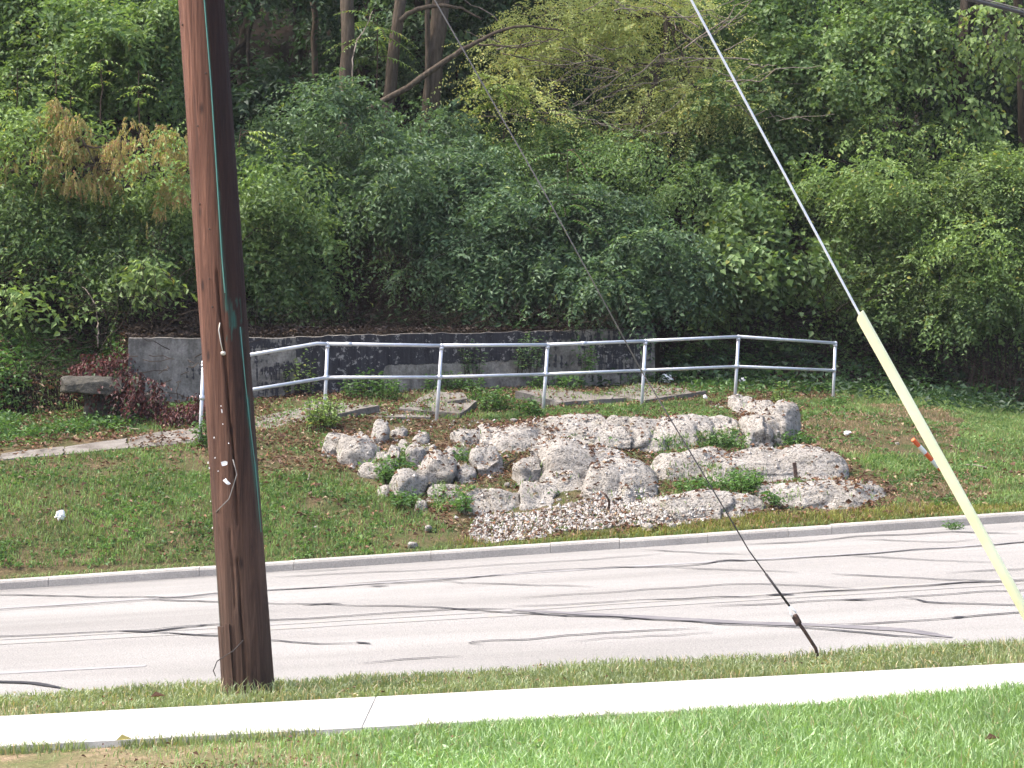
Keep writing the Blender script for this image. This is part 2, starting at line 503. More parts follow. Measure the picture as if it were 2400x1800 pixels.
# ------------------------------------------------------------------ levels of the ground
def z_kerb(x): return 0.0656 + 0.0643 * x            # road level at the far kerb
def y_kerb(x): return 24.0 + 0.03 * x                # front face of the far kerb
Y_NEAR = 15.25
def z_near(x): return -0.17 + 0.052 * x
def z_road(x, y):
    yc = y_kerb(x)
    t = (y - Y_NEAR) / (yc - Y_NEAR)
    return z_near(x) * (1 - t) + z_kerb(x) * t + 0.05 * 4 * t * (1 - t)
Y_W0, Y_W1 = 12.12, 13.36                            # sidewalk
def z_walk(x, y): return 0.088 + 0.052 * x - 0.010 * (y - Y_W1)
def z_lawn(x, y):
    p = np.stack([np.asarray(x, float).ravel(), np.asarray(y, float).ravel(), np.zeros(np.size(x))], 1)
    bumpy = (fbm(p, 3, 0.9) - .5) * 0.05
    d = np.clip((Y_W0 - np.asarray(y, float).ravel()), 0, 99)
    z = 0.055 + 0.052 * np.asarray(x, float).ravel() + 0.012 * d + bumpy * np.clip(d * 2, 0, 1)
    z = z + 0.075 * np.clip((np.asarray(x, float).ravel() - .9) / 1.9, 0, 1) * np.clip(d / .25, 0, 1)
    return z.reshape(np.shape(x))
def z_verge(x, y):
    y = np.asarray(y, float); x = np.asarray(x, float)
    base = z_walk(x, np.full(np.shape(y), Y_W1)) - 0.025
    t = np.clip((y - Y_W1) / (Y_NEAR - Y_W1), 0, 1)
    drop = np.where(t < 0.72, 0.07 * t, 0.07 * t + (t - 0.72) * 0.55)
    return base - drop

UU2 = [-1500, -800, 0, 463, 760, 1023, 1272, 1503, 1722, 1952, 2150, 2400, 3200, 4200]
Y2 = [25.2, 26.0, 26.8, 27.6, 28.6, 29.3, 30.2, 31.0, 31.8, 33.2, 34.0, 34.6, 36.5, 38]
V2 = [1230, 1160, 1082, 1040, 985, 985, 967, 955, 937, 937, 946, 972, 1020, 1060]
Y3 = [28.0, 28.6, 29.8, 31.0, 31.8, 32.7, 33.5, 34.3, 34.9, 35.6, 36.3, 37.0, 39, 41]
V3 = [1130, 1070, 985, 938, 924, 914, 906, 899, 893, 905, 925, 952, 1000, 1040]
def z_from(v, y): return CAM_Z + (900.0 - v) * y / F
WU0, WU1 = 300, 1535                                  # wall ends (photograph columns)
def bank_z(x, y):
    """height of the bank behind the kerb, path shelf and hill"""
    x = np.asarray(x, float); y = np.asarray(y, float)
    u = 1200 + F * x / y
    yk = y_kerb(x) + 0.20
    zk = z_kerb(x) + 0.085
    y2 = np.interp(u, UU2, Y2); z2 = z_from(np.interp(u, UU2, V2), y2)
    y3 = np.interp(u, UU2, Y3); z3 = z_from(np.interp(u, UU2, V3), y3)
    wall = np.clip((u - WU0 + 60) / 60, 0, 1) * np.clip((WU1 - u + 20) / 20, 0, 1)
    y4 = y3 + 0.28
    z4 = z3 + wall * 0.80 + 0.10
    left = np.clip((WU0 - u) / 300, 0, 1)
    z4 = z4 + left * 0.45
    y5 = y4 + 3.0
    hollow = np.clip((u - 480) / 120, 0, 1) * np.clip((1650 - u) / 120, 0, 1)
    z5 = z4 + 0.9 - hollow * 0.62 + left * 0.5
    z = zk + (z2 - zk) * np.clip((y - yk) / (y2 - yk), 0, 1)
    # the bank is a little convex
    t = np.clip((y - yk) / (y2 - yk), 0, 1)
    z = z + 0.16 * np.sin(math.pi * t) * np.where(u < 2000, 1, np.clip((2500 - u) / 500, 0, 1))
    z = np.where(y > y2, z2 + (z3 - z2) * np.clip((y - y2) / (y3 - y2), 0, 1), z)
    z = np.where(y > y3, z3 + (z4 - z3) * np.clip((y - y3) / (y4 - y3), 0, 1), z)
    z = np.where(y > y4, z4 + (z5 - z4) * np.clip((y - y4) / (y5 - y4), 0, 1), z)
    z = np.where(y > y5, z5 + (y - y5) * 0.52, z)
    return z
def bank_z_rough(x, y):
    x = np.asarray(x, float); y = np.asarray(y, float)
    p = np.stack([x.ravel(), y.ravel(), np.zeros(x.size)], 1)
    n = (fbm(p, 4, 1.1) - .5).reshape(x.shape)
    far = np.clip((y - 36) / 6, 0, 1)
    edge = np.clip((y - y_kerb(x) - .2) / .5, 0, 1)
    u = 1200 + F * x / y
    y2 = np.interp(u, UU2, Y2)
    strip = np.clip((640 - u) / 60, 0, 1) * np.clip((y - y2 + .5) / .3, 0, 1) * np.clip((y2 + 2.2 - y) / .4, 0, 1)
    return bank_z(x, y) + n * (0.09 + 0.5 * far) * edge * (1 - .9 * strip)

def hit(u, v, fn=bank_z, y0=23.9, y1=60.0):
    ys = np.linspace(y0, y1, 4000)
    xs = (u - 1200) * ys / F
    zs = CAM_Z + (900 - v) * ys / F
    below = np.where(zs <= fn(xs, ys))[0]
    i = below[0] if len(below) else len(ys) - 1
    return np.array([xs[i], ys[i], zs[i]])
def hit_road(u, v):
    return hit(u, v, z_road, 15.3, 25.5)

# ------------------------------------------------------------------ ground sheets
def sheet(name, x0, x1, nx, ys, fn, m, label):
    X, Y = np.meshgrid(np.linspace(x0, x1, nx), ys)
    Z = fn(X, Y)
    o = obj(name, np.stack([X, Y, Z], -1).reshape(-1, 3), [grid_faces(nx, len(ys))], m, smooth=True, kind='structure')
    o['label'] = label
    return o
lawn = sheet('lawn_ground', -26, 26, 260, np.linspace(-8, Y_W0 + 0.02, 110), z_lawn, M['lawn_soil'], 'bright mown lawn in front of the white sidewalk')
def verge_fn(X, Y): return z_verge(X, Y)
verge = sheet('verge_ground', -26, 26, 120, np.linspace(Y_W1 - 0.02, Y_NEAR + 0.06, 14), verge_fn, M['lawn_soil'], 'grass strip between the white sidewalk and the road')
# base that closes the ground underneath
X, Y = np.meshgrid(np.linspace(-160, 160, 9), np.linspace(-120, 260, 11))
obj('ground', np.stack([X, Y, np.full(X.shape, -4.0)], -1).reshape(-1, 3), [grid_faces(9, 11)], M['bank_soil'], kind='structure')

# road
nx, ny = 140, 60
xs = np.linspace(-26, 26, nx)
T = np.linspace(0, 1, ny)
X = np.broadcast_to(xs, (ny, nx))
Yr = Y_NEAR - 0.06 + (y_kerb(X) + 0.05 - Y_NEAR + 0.06) * T[:, None]
Zr = z_road(X, Yr)
road = obj('road', np.stack([X, Yr, Zr], -1).reshape(-1, 3), [grid_faces(nx, ny)], M['asphalt'], smooth=True, kind='structure')
road['label'] = 'pale worn asphalt road crossed by black tar seams'

def ribbon(pts, width, lift, samples=None, jitter=0.0, taper=True):
    pts = np.asarray(pts, float)
    seg = np.r_[0, np.cumsum(np.linalg.norm(np.diff(pts[:, :2], axis=0), axis=1))]
    n = samples or max(6, int(seg[-1] / 0.14))
    s = np.linspace(0, seg[-1], n)
    x = np.interp(s, seg, pts[:, 0]); y = np.interp(s, seg, pts[:, 1])
    if jitter:
        k = np.stack([s * 2.6, np.full(n, pts[0, 0] * 3.1), np.full(n, pts[0, 1])], 1)
        y = y + (fbm(k, 3, 1.0) - .5) * jitter
    wv = width * (0.55 + 0.9 * fbm(np.stack([s * 2.3, np.full(n, 7.7 + pts[0, 0]), np.zeros(n)], 1), 3))
    if taper:
        wv = wv * np.clip(np.minimum(np.arange(n), np.arange(n)[::-1]) / 3.0 + .25, 0, 1)
    d = norm(np.stack([np.gradient(x), np.gradient(y)], 1))
    nxy = np.stack([-d[:, 1], d[:, 0]], 1)
    a = np.stack([x, y], 1) + nxy * wv[:, None] / 2
    b = np.stack([x, y], 1) - nxy * wv[:, None] / 2
    V = np.zeros((2 * n, 3)); V[0::2, :2] = a; V[1::2, :2] = b
    V[:, 1] = np.minimum(V[:, 1], y_kerb(V[:, 0]) - 0.03)
    V[:, 2] = z_road(V[:, 0], V[:, 1]) + lift
    i = np.arange(n - 1) * 2
    return V, [np.stack([i, i + 2, i + 3, i + 1], 1)]

K = 1.8433
def c7(l): return [(x / K, 1200 + y / K) for x, y in l]
def c8(l): return [(1200 + x / K, 1200 + y / K) for x, y in l]
seams = [
 (c7([(-500, 375), (0, 345), (500, 310), (950, 278), (1165, 262)]), .05),
 (c7([(-300, 356), (0, 360), (250, 365), (480, 369), (700, 373), (960, 353), (1170, 341), (1450, 325), (1600, 315), (1880, 300), (2212, 270)]), .07),
 (c7([(-300, 450), (0, 425), (400, 400), (700, 378), (960, 362)]), .05),
 (c7([(640, 380), (950, 392), (1170, 398), (1480, 405), (1900, 415), (2212, 440), (2700, 462)]), .05),
 (c7([(-300, 556), (0, 543), (480, 520), (700, 505), (960, 485), (1180, 470), (1400, 460), (1700, 440), (2000, 422), (2212, 420)]), .06),
 (c7([(470, 519), (650, 518), (760, 505), (905, 490)]), .11),
 (c7([(630, 519), (800, 530), (960, 540), (1180, 560), (1400, 575), (1600, 571)]), .055),
 (c7([(1540, 562), (1575, 568), (1602, 571)]), .07),
 (c7([(1440, 319), (1700, 300), (2212, 276)]), .05),
 (c7([(1310, 402), (1400, 401), (1475, 402)]), .11),
 (c7([(1590, 326), (1680, 321)]), .09),
 (c7([(1900, 306), (2212, 316), (2560, 325)]), .045),
 (c7([(1565, 655), (1760, 641), (1990, 628)]), .045),
 (c7([(2090, 577), (2000, 571), (2060, 563), (2212, 551), (2600, 530), (3020, 506)]), .05),
 (c7([(-200, 728), (0, 735), (120, 741), (290, 768)]), .10),
 (c7([(1225, 263), (1400, 254), (1590, 244)]), .05),
 (c7([(1165, 284), (1740, 258), (2212, 228), (2500, 210), (2860, 185)]), .05),
 (c8([(0, 266), (400, 243), (700, 238), (900, 218), (1050, 210), (1440, 188), (1900, 155), (2212, 132), (2700, 100)]), .07),
 (c8([(880, 216), (950, 211), (1010, 213)]), .12),
 (c8([(570, 165), (800, 178), (1050, 187)]), .05),
 (c8([(1010, 143), (1280, 132), (1500, 108), (1700, 100), (1900, 88), (2190, 96)]), .08),
 (c8([(0, 413), (500, 388), (900, 371), (1110, 370)]), .05),
 (c8([(1100, 366), (1140, 364), (1220, 363)]), .15),
 (c8([(1210, 356), (1600, 332), (1900, 313), (2120, 300), (2500, 292)]), .055),
 (c8([(35, 375), (400, 350), (800, 325), (1050, 313), (1250, 318), (1480, 332)]), .045),
 (c8([(1380, 270), (1550, 278), (1750, 288), (1900, 295), (2120, 300)]), .05),
 (c8([(860, 413), (1300, 390), (1700, 370), (2130, 343), (2500, 322)]), .05),
 (c8([(1420, 385), (1570, 388)]), .07),
 (c8([(1690, 376), (1745, 380), (1790, 393), (1980, 397), (2180, 408), (2500, 415)]), .055),
 (c8([(1380, 492), (1600, 480), (1800, 466), (2000, 452), (2212, 436), (2500, 420)]), .05),
 (c8([(1900, 462), (1960, 456)]), .11),
 (c8([(235, 562), (550, 543), (870, 525)]), .04),
 (c8([(0, 432), (200, 448), (480, 460), (800, 480), (1050, 492), (1350, 507), (1600, 530), (1880, 550)]), .05),
 (c8([(470, 461), (520, 460)]), .10),
 (c8([(1440, 190), (1800, 210), (2080, 220)]), .04),
 (c8([(680, 240), (950, 252), (1230, 262)]), .045),
 (c8([(1500, 121), (1900, 135), (2010, 122)]), .045),
 (c8([(1870, 265), (2150, 250), (2500, 235)]), .045),
]
EASY = []
for pl, wd in seams:
    pts = [hit_road(u, v) for u, v in pl]
    V, fs = ribbon(pts, wd * .64, 0.010, jitter=0.22)
    obj('tar_seam', V, fs, M['tar'], road)
for pl, wd in ((c8([(0, 425), (480, 452), (1000, 480), (1350, 492), (1700, 512), (1900, 545)]), .13), (c8([(1350, 494), (1600, 505), (1840, 527)]), .10)):
    V, fs = ribbon([hit_road(u, v) for u, v in pl], wd, 0.006)
    obj('rubber_streak', V, fs, M['skid'], road)
def lane(u_pts, wd, name, m, off=0.0):
    pts = np.array([hit_road(u, v) for u, v in u_pts]); pts[:, 1] += off
    V, fs = ribbon(pts, wd, 0.0035, taper=False)
    obj(name, V, fs, m, road)
yl = c7([(-400, 596), (0, 570), (600, 538), (1200, 505), (1800, 470), (2212, 446), (2800, 407), (3400, 370), (4200, 322), (4424, 306), (5200, 260)])
lane(yl, .12, 'yellow_line', M['yellow_paint'], 0.0)
lane(yl, .12, 'yellow_line', M['yellow_paint'], 0.30)
lane(c7([(-300, 436), (0, 415), (500, 383), (950, 351), (1400, 322), (2212, 266), (3000, 218), (3700, 180), (4424, 128)]), .10, 'white_line', M['white_paint'], -0.06)
lane(c7([(-300, 712), (0, 697), (630, 665)]), .09, 'white_line', M['white_paint'])

# far kerb: cast segments, joints where the photograph shows them
kerb = bpy.data.objects.new('kerb', None); COL.objects.link(kerb); ORIGIN['kerb'] = np.zeros(3)
tag(kerb, 'grey concrete kerb along the far side of the road', kind='structure')
jx = [(u - 1200) * 24 / F for u in (-2800, -1900, -1250, -700, -250, 120, 470, 690, 1010, 1290, 1452, 1660, 1850, 1953, 2228, 2520, 3000, 3600, 4300, 5200)]
for a, b_ in zip(jx[:-1], jx[1:]):
    n = max(3, int((b_ - a) / .25))
    x = np.linspace(a + 0.0025, b_ - 0.0025, n)
    wob = (fbm(np.stack([x * 2, x * 0 + a, x * 0], 1), 3) - .5) * 0.008
    dz = random.uniform(-.006, .006)
    prof = [(0.0, -0.2), (0.0, 0.075), (0.012, 0.098), (0.03, 0.106), (0.145, 0.108), (0.16, 0.10), (0.16, -0.2)]
    V = np.array([[(xx, y_kerb(xx) + py + wob[i] * (pz > 0), z_kerb(xx) + pz + dz * (pz > 0) + wob[i] * .4 * (pz > .09)) for (py, pz) in prof] for i, xx in enumerate(x)])
    k = len(prof)
    i = np.arange(n - 1)[:, None] * k; j = np.arange(k - 1)[None, :]
    Q = np.stack([i + j, i + j + k, i + j + k + 1, i + j + 1], -1).reshape(-1, 4)
    obj('kerb_segment', V.reshape(-1, 3), [Q, np.arange(k)[None, ::-1], (np.arange(k) + (n - 1) * k)[None, :]], M['curb'], kerb)

# sidewalk: cast slabs with thin joints
walk = bpy.data.objects.new('sidewalk', None); COL.objects.link(walk); ORIGIN['sidewalk'] = np.zeros(3)
tag(walk, 'bright white concrete sidewalk', kind='structure')
ed = np.arange(-25.6, 26, 3.05) + 0.35
for a, b_ in zip(ed[:-1], ed[1:]):
    prof = [(Y_W0, -0.15), (Y_W0, -0.008), (Y_W0 + .01, 0.0), (Y_W1 - .01, 0.0), (Y_W1, -0.008), (Y_W1, -0.15)]
    x = np.array([a + 0.002, a + 0.006, b_ - 0.006, b_ - 0.002])
    V = np.array([[(xx, py, float(z_walk(xx, py)) + pz - (0.004 if e in (0, 3) else 0)) for py, pz in prof] for e, xx in enumerate(x)])
    k = len(prof)
    i = np.arange(3)[:, None] * k; j = np.arange(k - 1)[None, :]
    Q = np.stack([i + j, i + j + k, i + j + k + 1, i + j + 1], -1).reshape(-1, 4)
    obj('slab', V.reshape(-1, 3), [Q[:, ::-1], np.arange(k)[None, :], (np.arange(k) + 3 * k)[None, ::-1]], M['walk'], walk)

# bank and hill (one terrain, fine near the rocks, coarse up the hill)
ub = np.linspace(-1500, 4200, 420)
ysb = np.concatenate([np.linspace(0, 1, 150), 1 + np.cumsum(np.linspace(0.012, 0.2, 50))])
Ub, Tb = np.meshgrid(ub, ysb)
# straight rows in x, rows start behind the kerb
Xb = (Ub - 1200) / F * 27.0
Yb = y_kerb(Xb) + 0.15 + Tb * 12.5
Zb = bank_z_rough(Xb, Yb)
bank = obj('bank_ground', np.stack([Xb, Yb, Zb], -1).reshape(-1, 3), [grid_faces(len(ub), len(ysb))], M['bank_soil'], smooth=True, kind='structure')
bank['label'] = 'grassy bank and wooded hillside rising behind the road'
# forest floor colour on the hill part
me = bank.data
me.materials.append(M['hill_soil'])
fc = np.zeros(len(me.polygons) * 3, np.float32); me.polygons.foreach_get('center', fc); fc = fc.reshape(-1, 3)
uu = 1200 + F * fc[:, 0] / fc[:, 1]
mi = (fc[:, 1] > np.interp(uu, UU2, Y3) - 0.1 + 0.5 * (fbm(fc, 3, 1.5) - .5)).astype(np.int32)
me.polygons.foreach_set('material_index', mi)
# wings so the hill goes on outside the view
for sgn in (-1, 1):
    xw = np.linspace(15.2 if sgn > 0 else -80, 80 if sgn > 0 else -13.6, 40)
    yw = np.linspace(24.1, 110, 60)
    Xw, Yw = np.meshgrid(xw, yw)
    Zw = bank_z_rough(Xw, np.maximum(Yw, y_kerb(Xw) + .16)) - 0.15
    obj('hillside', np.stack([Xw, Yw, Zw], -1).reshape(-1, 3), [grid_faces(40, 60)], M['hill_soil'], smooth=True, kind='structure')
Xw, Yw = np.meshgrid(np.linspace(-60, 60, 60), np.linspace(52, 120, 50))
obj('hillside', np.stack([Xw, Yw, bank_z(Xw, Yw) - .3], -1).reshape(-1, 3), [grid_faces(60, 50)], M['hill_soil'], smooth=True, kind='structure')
for sgn in (-1, 1):
    xw = np.linspace(26 if sgn > 0 else -80, 80 if sgn > 0 else -26, 20); yw = np.linspace(-20, 24.2, 30)
    Xw, Yw = np.meshgrid(xw, yw)
    obj('roadside_ground', np.stack([Xw, Yw, np.clip(0.055 * Xw, -1.6, 1.6) - 0.2], -1).reshape(-1, 3), [grid_faces(20, 30)], M['lawn_soil'], kind='structure')

# ------------------------------------------------------------------ retaining wall
wl_u = np.linspace(WU0, WU1, 220)
wy = np.interp(wl_u, UU2, Y3) - 0.02
front = np.array([((u - 1200) * y / F, y) for u, y in zip(wl_u, wy)])
vtop = np.interp(wl_u, [300, 480, 700, 1000, 1300, 1535], [792, 794, 790, 783, 776, 770])
vtop = vtop + (fbm(np.stack([wl_u / 22, wl_u * 0, wl_u * 0], 1), 5) - .5) * 9
zt = CAM_Z + (900 - vtop) * wy / F
zb = bank_z(front[:, 0], front[:, 1]) - 0.45
Vw, att = [], []
rows = 14
for i in range(len(wl_u)):
    x, y = front[i]
    for r in range(rows):
        t = r / (rows - 1)
        z = zb[i] + (zt[i] - zb[i]) * t
        n = (mnoise.noise(Vector((x * 3, z * 3, 2.0)))) * 0.012
        Vw.append((x, y + n + 0.06 * (t - .5), z))
        frac = np.clip((z - (zt[i] - 0.9)) / 0.9, 0, 1)
        line = 0.45 if 830 < wl_u[i] < 1230 else 0.2
        if wl_u[i] < 500: p = 0.1 + 0.25 * (frac < .55)
        elif wl_u[i] < 690: p = 0.55
        elif wl_u[i] < 900: p = 0.78
        elif wl_u[i] < 1270: p = 1.0 if frac > 0.52 - (wl_u[i] - 900) / 4000 else 0.0
        else: p = 0.32 + 0.25 * frac
        att.append(p)
    Vw.append((x, y + 0.10, zt[i] + 0.012)); att.append(0.1)
    Vw.append((x, y + 0.34, zt[i] + 0.0)); att.append(0.1)
    Vw.append((x, y + 0.34, zb[i])); att.append(0.1)
Vw = np.array(Vw)
kk = rows + 3
i = np.arange(len(wl_u) - 1)[:, None] * kk; j = np.arange(kk - 1)[None, :]
Q = np.stack([i + j, i + kk + j, i + kk + j + 1, i + j + 1], -1).reshape(-1, 4)
wc = P(920, 905, 32.4)
wall = thing('retaining_wall', wc, 'long low concrete retaining wall with flaking black paint', 'wall')
wo = obj('wall_face', Vw, [Q, np.arange(kk)[None, ::-1], (np.arange(kk) + (len(wl_u) - 1) * kk)[None, :]], M['wall'], wall)
a = wo.data.attributes.new('paint', 'FLOAT', 'POINT'); a.data.foreach_set('value', np.array(att, np.float32))

# ------------------------------------------------------------------ rocks
_ico = {}
def ico(n):
    if n not in _ico:
        bm = bmesh.new(); bmesh.ops.create_icosphere(bm, subdivisions=n, radius=1.0)
        bm.verts.ensure_lookup_table()
        _ico[n] = (np.array([v.co[:] for v in bm.verts]), np.array([[v.index for v in f.verts] for f in bm.faces])); bm.free()
    return _ico[n]
ROCKV, ROCKF, ROCKN = [], [], 0
def rock_mesh(c, sx, sy, sz, sub, p=3.5, amp=0.16, seed=0.0, rz=0.0, ry=0.0, cracks=0.0, slope=0.0):
    D, Fc = ico(sub)
    r = (np.abs(D[:, 0]) ** p + np.abs(D[:, 1]) ** p + np.abs(D[:, 2]) ** p) ** (-1 / p)
    V = D * r[:, None] * np.array([sx, sy, sz]) / 2
    m = min(sx, sy, sz)
    rr_ = np.random.default_rng(int(abs(seed) * 131) % 99991)
    for _ in range(9):                       # flat fracture faces
        nk = norm(rr_.normal(size=3) * np.array([.4 if slope > .5 else 1, 1, .8]) + np.array([0, -.35, .15]))
        sup = (V @ nk).max()
        off_ = sup * (rr_.uniform(.82, .97) if slope > .5 else rr_.uniform(.74, .94))
        ex = np.clip(V @ nk - off_, 0, None)
        V = V - ex[:, None] * nk * .92
    q = V / max(m, .12) + seed
    d = (fbm(q, 3, .8) - .5) * 2
    d2 = 1 - np.abs(fbm(q + 40, 2, .8) - .5) * 9          # fracture lines
    V = V + D * (m * amp * d)[:, None] - D * (m * amp * .45 * np.clip(d2, 0, 1) ** 2)[:, None]
    # bedding: faces step back in thin courses
    bed = (V[:, 2] + .25 * (fbm(V * 1.5 + seed, 2) - .5)) / .13
    V[:, 1] += .012 * (np.abs((bed % 1.0) - .5) < .14) * np.clip(-D[:, 1] * 2, 0, 1) * (m > .25)
    W = V * 9 + seed * 3
    V = V + D * ((fbm(W, 3, 1.6) - .5) * 0.05)[:, None]
    if cracks:
        xw = V[:, 0] / cracks + 0.35 * V[:, 2] / cracks + (fbm(V * 3 + seed, 2) - .5) * .8
        k = np.abs((xw % 1.0) - .5)
        V = V - D * (0.09 * np.exp(-(k / .045) ** 2))[:, None]
    V[:, 1] += (V[:, 2] + sz * .3) * slope * np.clip(.5 - D[:, 1], 0, 1)
    cy, sy_ = math.cos(ry), math.sin(ry)
    V = np.stack([V[:, 0] * cy + V[:, 2] * sy_, V[:, 1], -V[:, 0] * sy_ + V[:, 2] * cy], 1)
    cz, sz_ = math.cos(rz), math.sin(rz)
    V = np.stack([V[:, 0] * cz - V[:, 1] * sz_, V[:, 0] * sz_ + V[:, 1] * cz, V[:, 2]], 1)
    return V + np.asarray(c), Fc
def add_rock(name, label, cat, u0, v0, u1, v1, depth=0.8, sub=4, p=4.0, amp=0.24, rz=0.0, ry=0.0, cracks=0.0, group=None, sink=0.12, parent=None, setback=0.35, slope=None):
    if slope is None: slope = .75 if parent is not None else .3
    if parent is not None: sink = max(sink, .34)
    """a stone whose visible face spans the given photograph rectangle and which sits where its foot meets the bank"""
    global ROCKN
    foot = hit((u0 + u1) / 2, v1)
    y = foot[1] + depth * setback
    sx = (u1 - u0) * foot[1] / F; h = (v1 - v0) * foot[1] / F
    c = np.array([foot[0], y, foot[2] + h / 2 - sink / 2])
    V, Fc = rock_mesh(c, sx * 1.04, depth, h + sink, sub, p, amp, seed=u0 * .37 + v0 * .11, rz=rz, ry=ry, cracks=cracks, slope=slope)
    if parent is not None:
        o = obj(name, V, [Fc], M['rock'], parent, smooth=True)
    else:
        o = obj(name, V, [Fc], M['rock'], smooth=True, origin=(foot[0], y, foot[2]))
        tag(o, label, cat, group)
    ROCKV.append(V); ROCKF.append(Fc + ROCKN); ROCKN += len(V)
    return o
def B(label, *a, **k): return add_rock('limestone_boulder', label, 'boulder', *a, group='limestone boulders on the bank', **k)
B('pale boulder with a dark crack, leftmost of the rocks', 752, 1018, 822, 1068, depth=.7, ry=0.25)
B('large rounded grey-white boulder just right of the leftmost rock', 785, 1024, 880, 1092, depth=.8, p=2.8, ry=0.35)
B('tall narrow boulder right of the largest left boulder', 896, 1036, 936, 1106, depth=.6, p=2.8, ry=0.2)
B('squat boulder wedged between two larger left boulders', 874, 1062, 906, 1098, depth=.45, sub=3)
B('small upright stone highest on the left, below the path slab', 872, 985, 906, 1036, depth=.4, sub=3, ry=.15)
B('low flat stone below the second rail post', 914, 1003, 953, 1021, depth=.4, sub=3)
B('small round stone under the third rail post', 966, 1012, 1006, 1040, depth=.4, sub=3)
B('small stone above the grassy gap in the left rocks', 932, 1030, 960, 1056, depth=.35, sub=3)
B('rounded boulder on the right side of the grassy gap', 950, 1048, 1002, 1092, depth=.55, ry=.2)
B('big wedge-shaped boulder leaning in the left rocks', 984, 1062, 1062, 1138, depth=.8, ry=.5, p=3)
B('small knobbly stone above the wedge-shaped boulder', 996, 1042, 1020, 1066, depth=.35, sub=3)
B('broken stone pair left of the round central boulder', 1030, 1044, 1062, 1084, depth=.45, sub=3, ry=.4)
B('craggy stone under the upper ledge, beside grass tuft', 1055, 1046, 1092, 1078, depth=.45, sub=3)
B('low boulder in red leaves below the grass tuft', 1060, 1092, 1112, 1128, depth=.5)
B('large round speckled boulder left of the leaf-filled hollow', 1098, 1046, 1182, 1114, depth=.85, p=2.6)
B('long flat pinkish stone at the grass edge, lower left', 842, 1088, 905, 1122, depth=.6, ry=.12)
B('smooth white boulder at the lower left edge of the rocks', 914, 1106, 985, 1170, depth=.7, ry=.5, p=3)
B('small grey stone in the grass, lowest of the left boulders', 972, 1172, 1000, 1198, depth=.35, sub=3)
B('small pale stone standing in leaves above the central slope', 1244, 1044, 1276, 1082, depth=.4, sub=3)
B('craggy boulder at the left foot of the central slope', 1198, 1078, 1276, 1134, depth=.7)
B('broken white stone under the long pinkish stone', 884, 1140, 912, 1166, depth=.3, sub=3)
B('pointed stone on top of the lower left ledge', 1238, 1128, 1268, 1160, depth=.35, sub=3, ry=.6)

def ledge(label, base_uv, pieces):
    b = hit(*base_uv)
    t = thing('limestone_ledge', b, label, 'rock ledge', 'limestone ledges on the bank')
    for pc in pieces:
        kw = pc[4] if len(pc) > 4 else {}
        add_rock('ledge_stone', None, None, *pc[:4], parent=t, **kw)
    return t
ledge('upper limestone ledge running below the railing', (1400, 1045), [
    (1052, 1008, 1136, 1050, dict(depth=.9, sub=5, amp=.3, p=5)),
    (1104, 998, 1258, 1058, dict(depth=1.2, sub=5, ry=.10, amp=.3, p=5)),
    (1222, 988, 1575, 1066, dict(depth=1.6, sub=6, amp=.34, cracks=1.1, p=4.5)),
    (1520, 986, 1668, 1054, dict(depth=1.3, sub=5, p=5, amp=.3, cracks=.6)),
    (1650, 982, 1746, 1046, dict(depth=1.1, sub=5, p=5, amp=.3, cracks=.5)),
])
ledge('tall greenish limestone block below the sixth rail post', (1800, 1050), [
    (1716, 930, 1776, 970, dict(depth=.9, sub=5, amp=.3, p=5)),
    (1756, 938, 1816, 980, dict(depth=.8, amp=.3, p=5)),
    (1742, 976, 1812, 1052, dict(slope=.2, depth=1.0, sub=5, cracks=.4, amp=.3, p=5)),
    (1778, 946, 1868, 1046, dict(slope=.3, depth=1.3, sub=5, p=3.2, ry=.10, amp=.36)),
])
ledge('broad central limestone slope strewn with red leaves', (1420, 1180), [
    (1256, 1050, 1500, 1150, dict(depth=2.2, sub=6, ry=.22, amp=.30, sink=.5, p=4)),
    (1350, 1082, 1560, 1186, dict(depth=1.7, sub=6, ry=.26, amp=.28, sink=.4, p=4)),
    (1270, 1096, 1400, 1160, dict(depth=1.3, sub=5, ry=.3, amp=.3, sink=.3)),
])
ledge('middle right limestone ledge with a rusty stub at its foot', (1780, 1130), [
    (1532, 1070, 1700, 1130, dict(depth=1.1, sub=5, cracks=.9, amp=.3, p=5)),
    (1640, 1054, 1985, 1136, dict(depth=1.5, sub=6, amp=.22, p=3.4, ry=-.01)),
])
ledge('lower left limestone ledge above the white gravel', (1150, 1208), [
    (1004, 1148, 1082, 1188, dict(depth=.7, amp=.3, p=5)),
    (1082, 1150, 1162, 1210, dict(depth=.8, sub=5, cracks=.4, amp=.3, p=5)),
    (1132, 1144, 1252, 1208, dict(depth=1.1, sub=5, cracks=.6, amp=.3, p=5)),
    (1206, 1136, 1298, 1200, dict(depth=1.0, sub=5, p=5, ry=.2, amp=.3)),
])
ledge('lowest right limestone slab reaching towards the kerb', (1950, 1190), [
    (1780, 1130, 2106, 1194, dict(depth=1.6, sub=6, amp=.22, p=4, sink=.35, ry=-.01)),
    (1480, 1166, 1810, 1216, dict(depth=1.3, sub=6, amp=.24, sink=.25, cracks=.9, ry=-.05)),
])

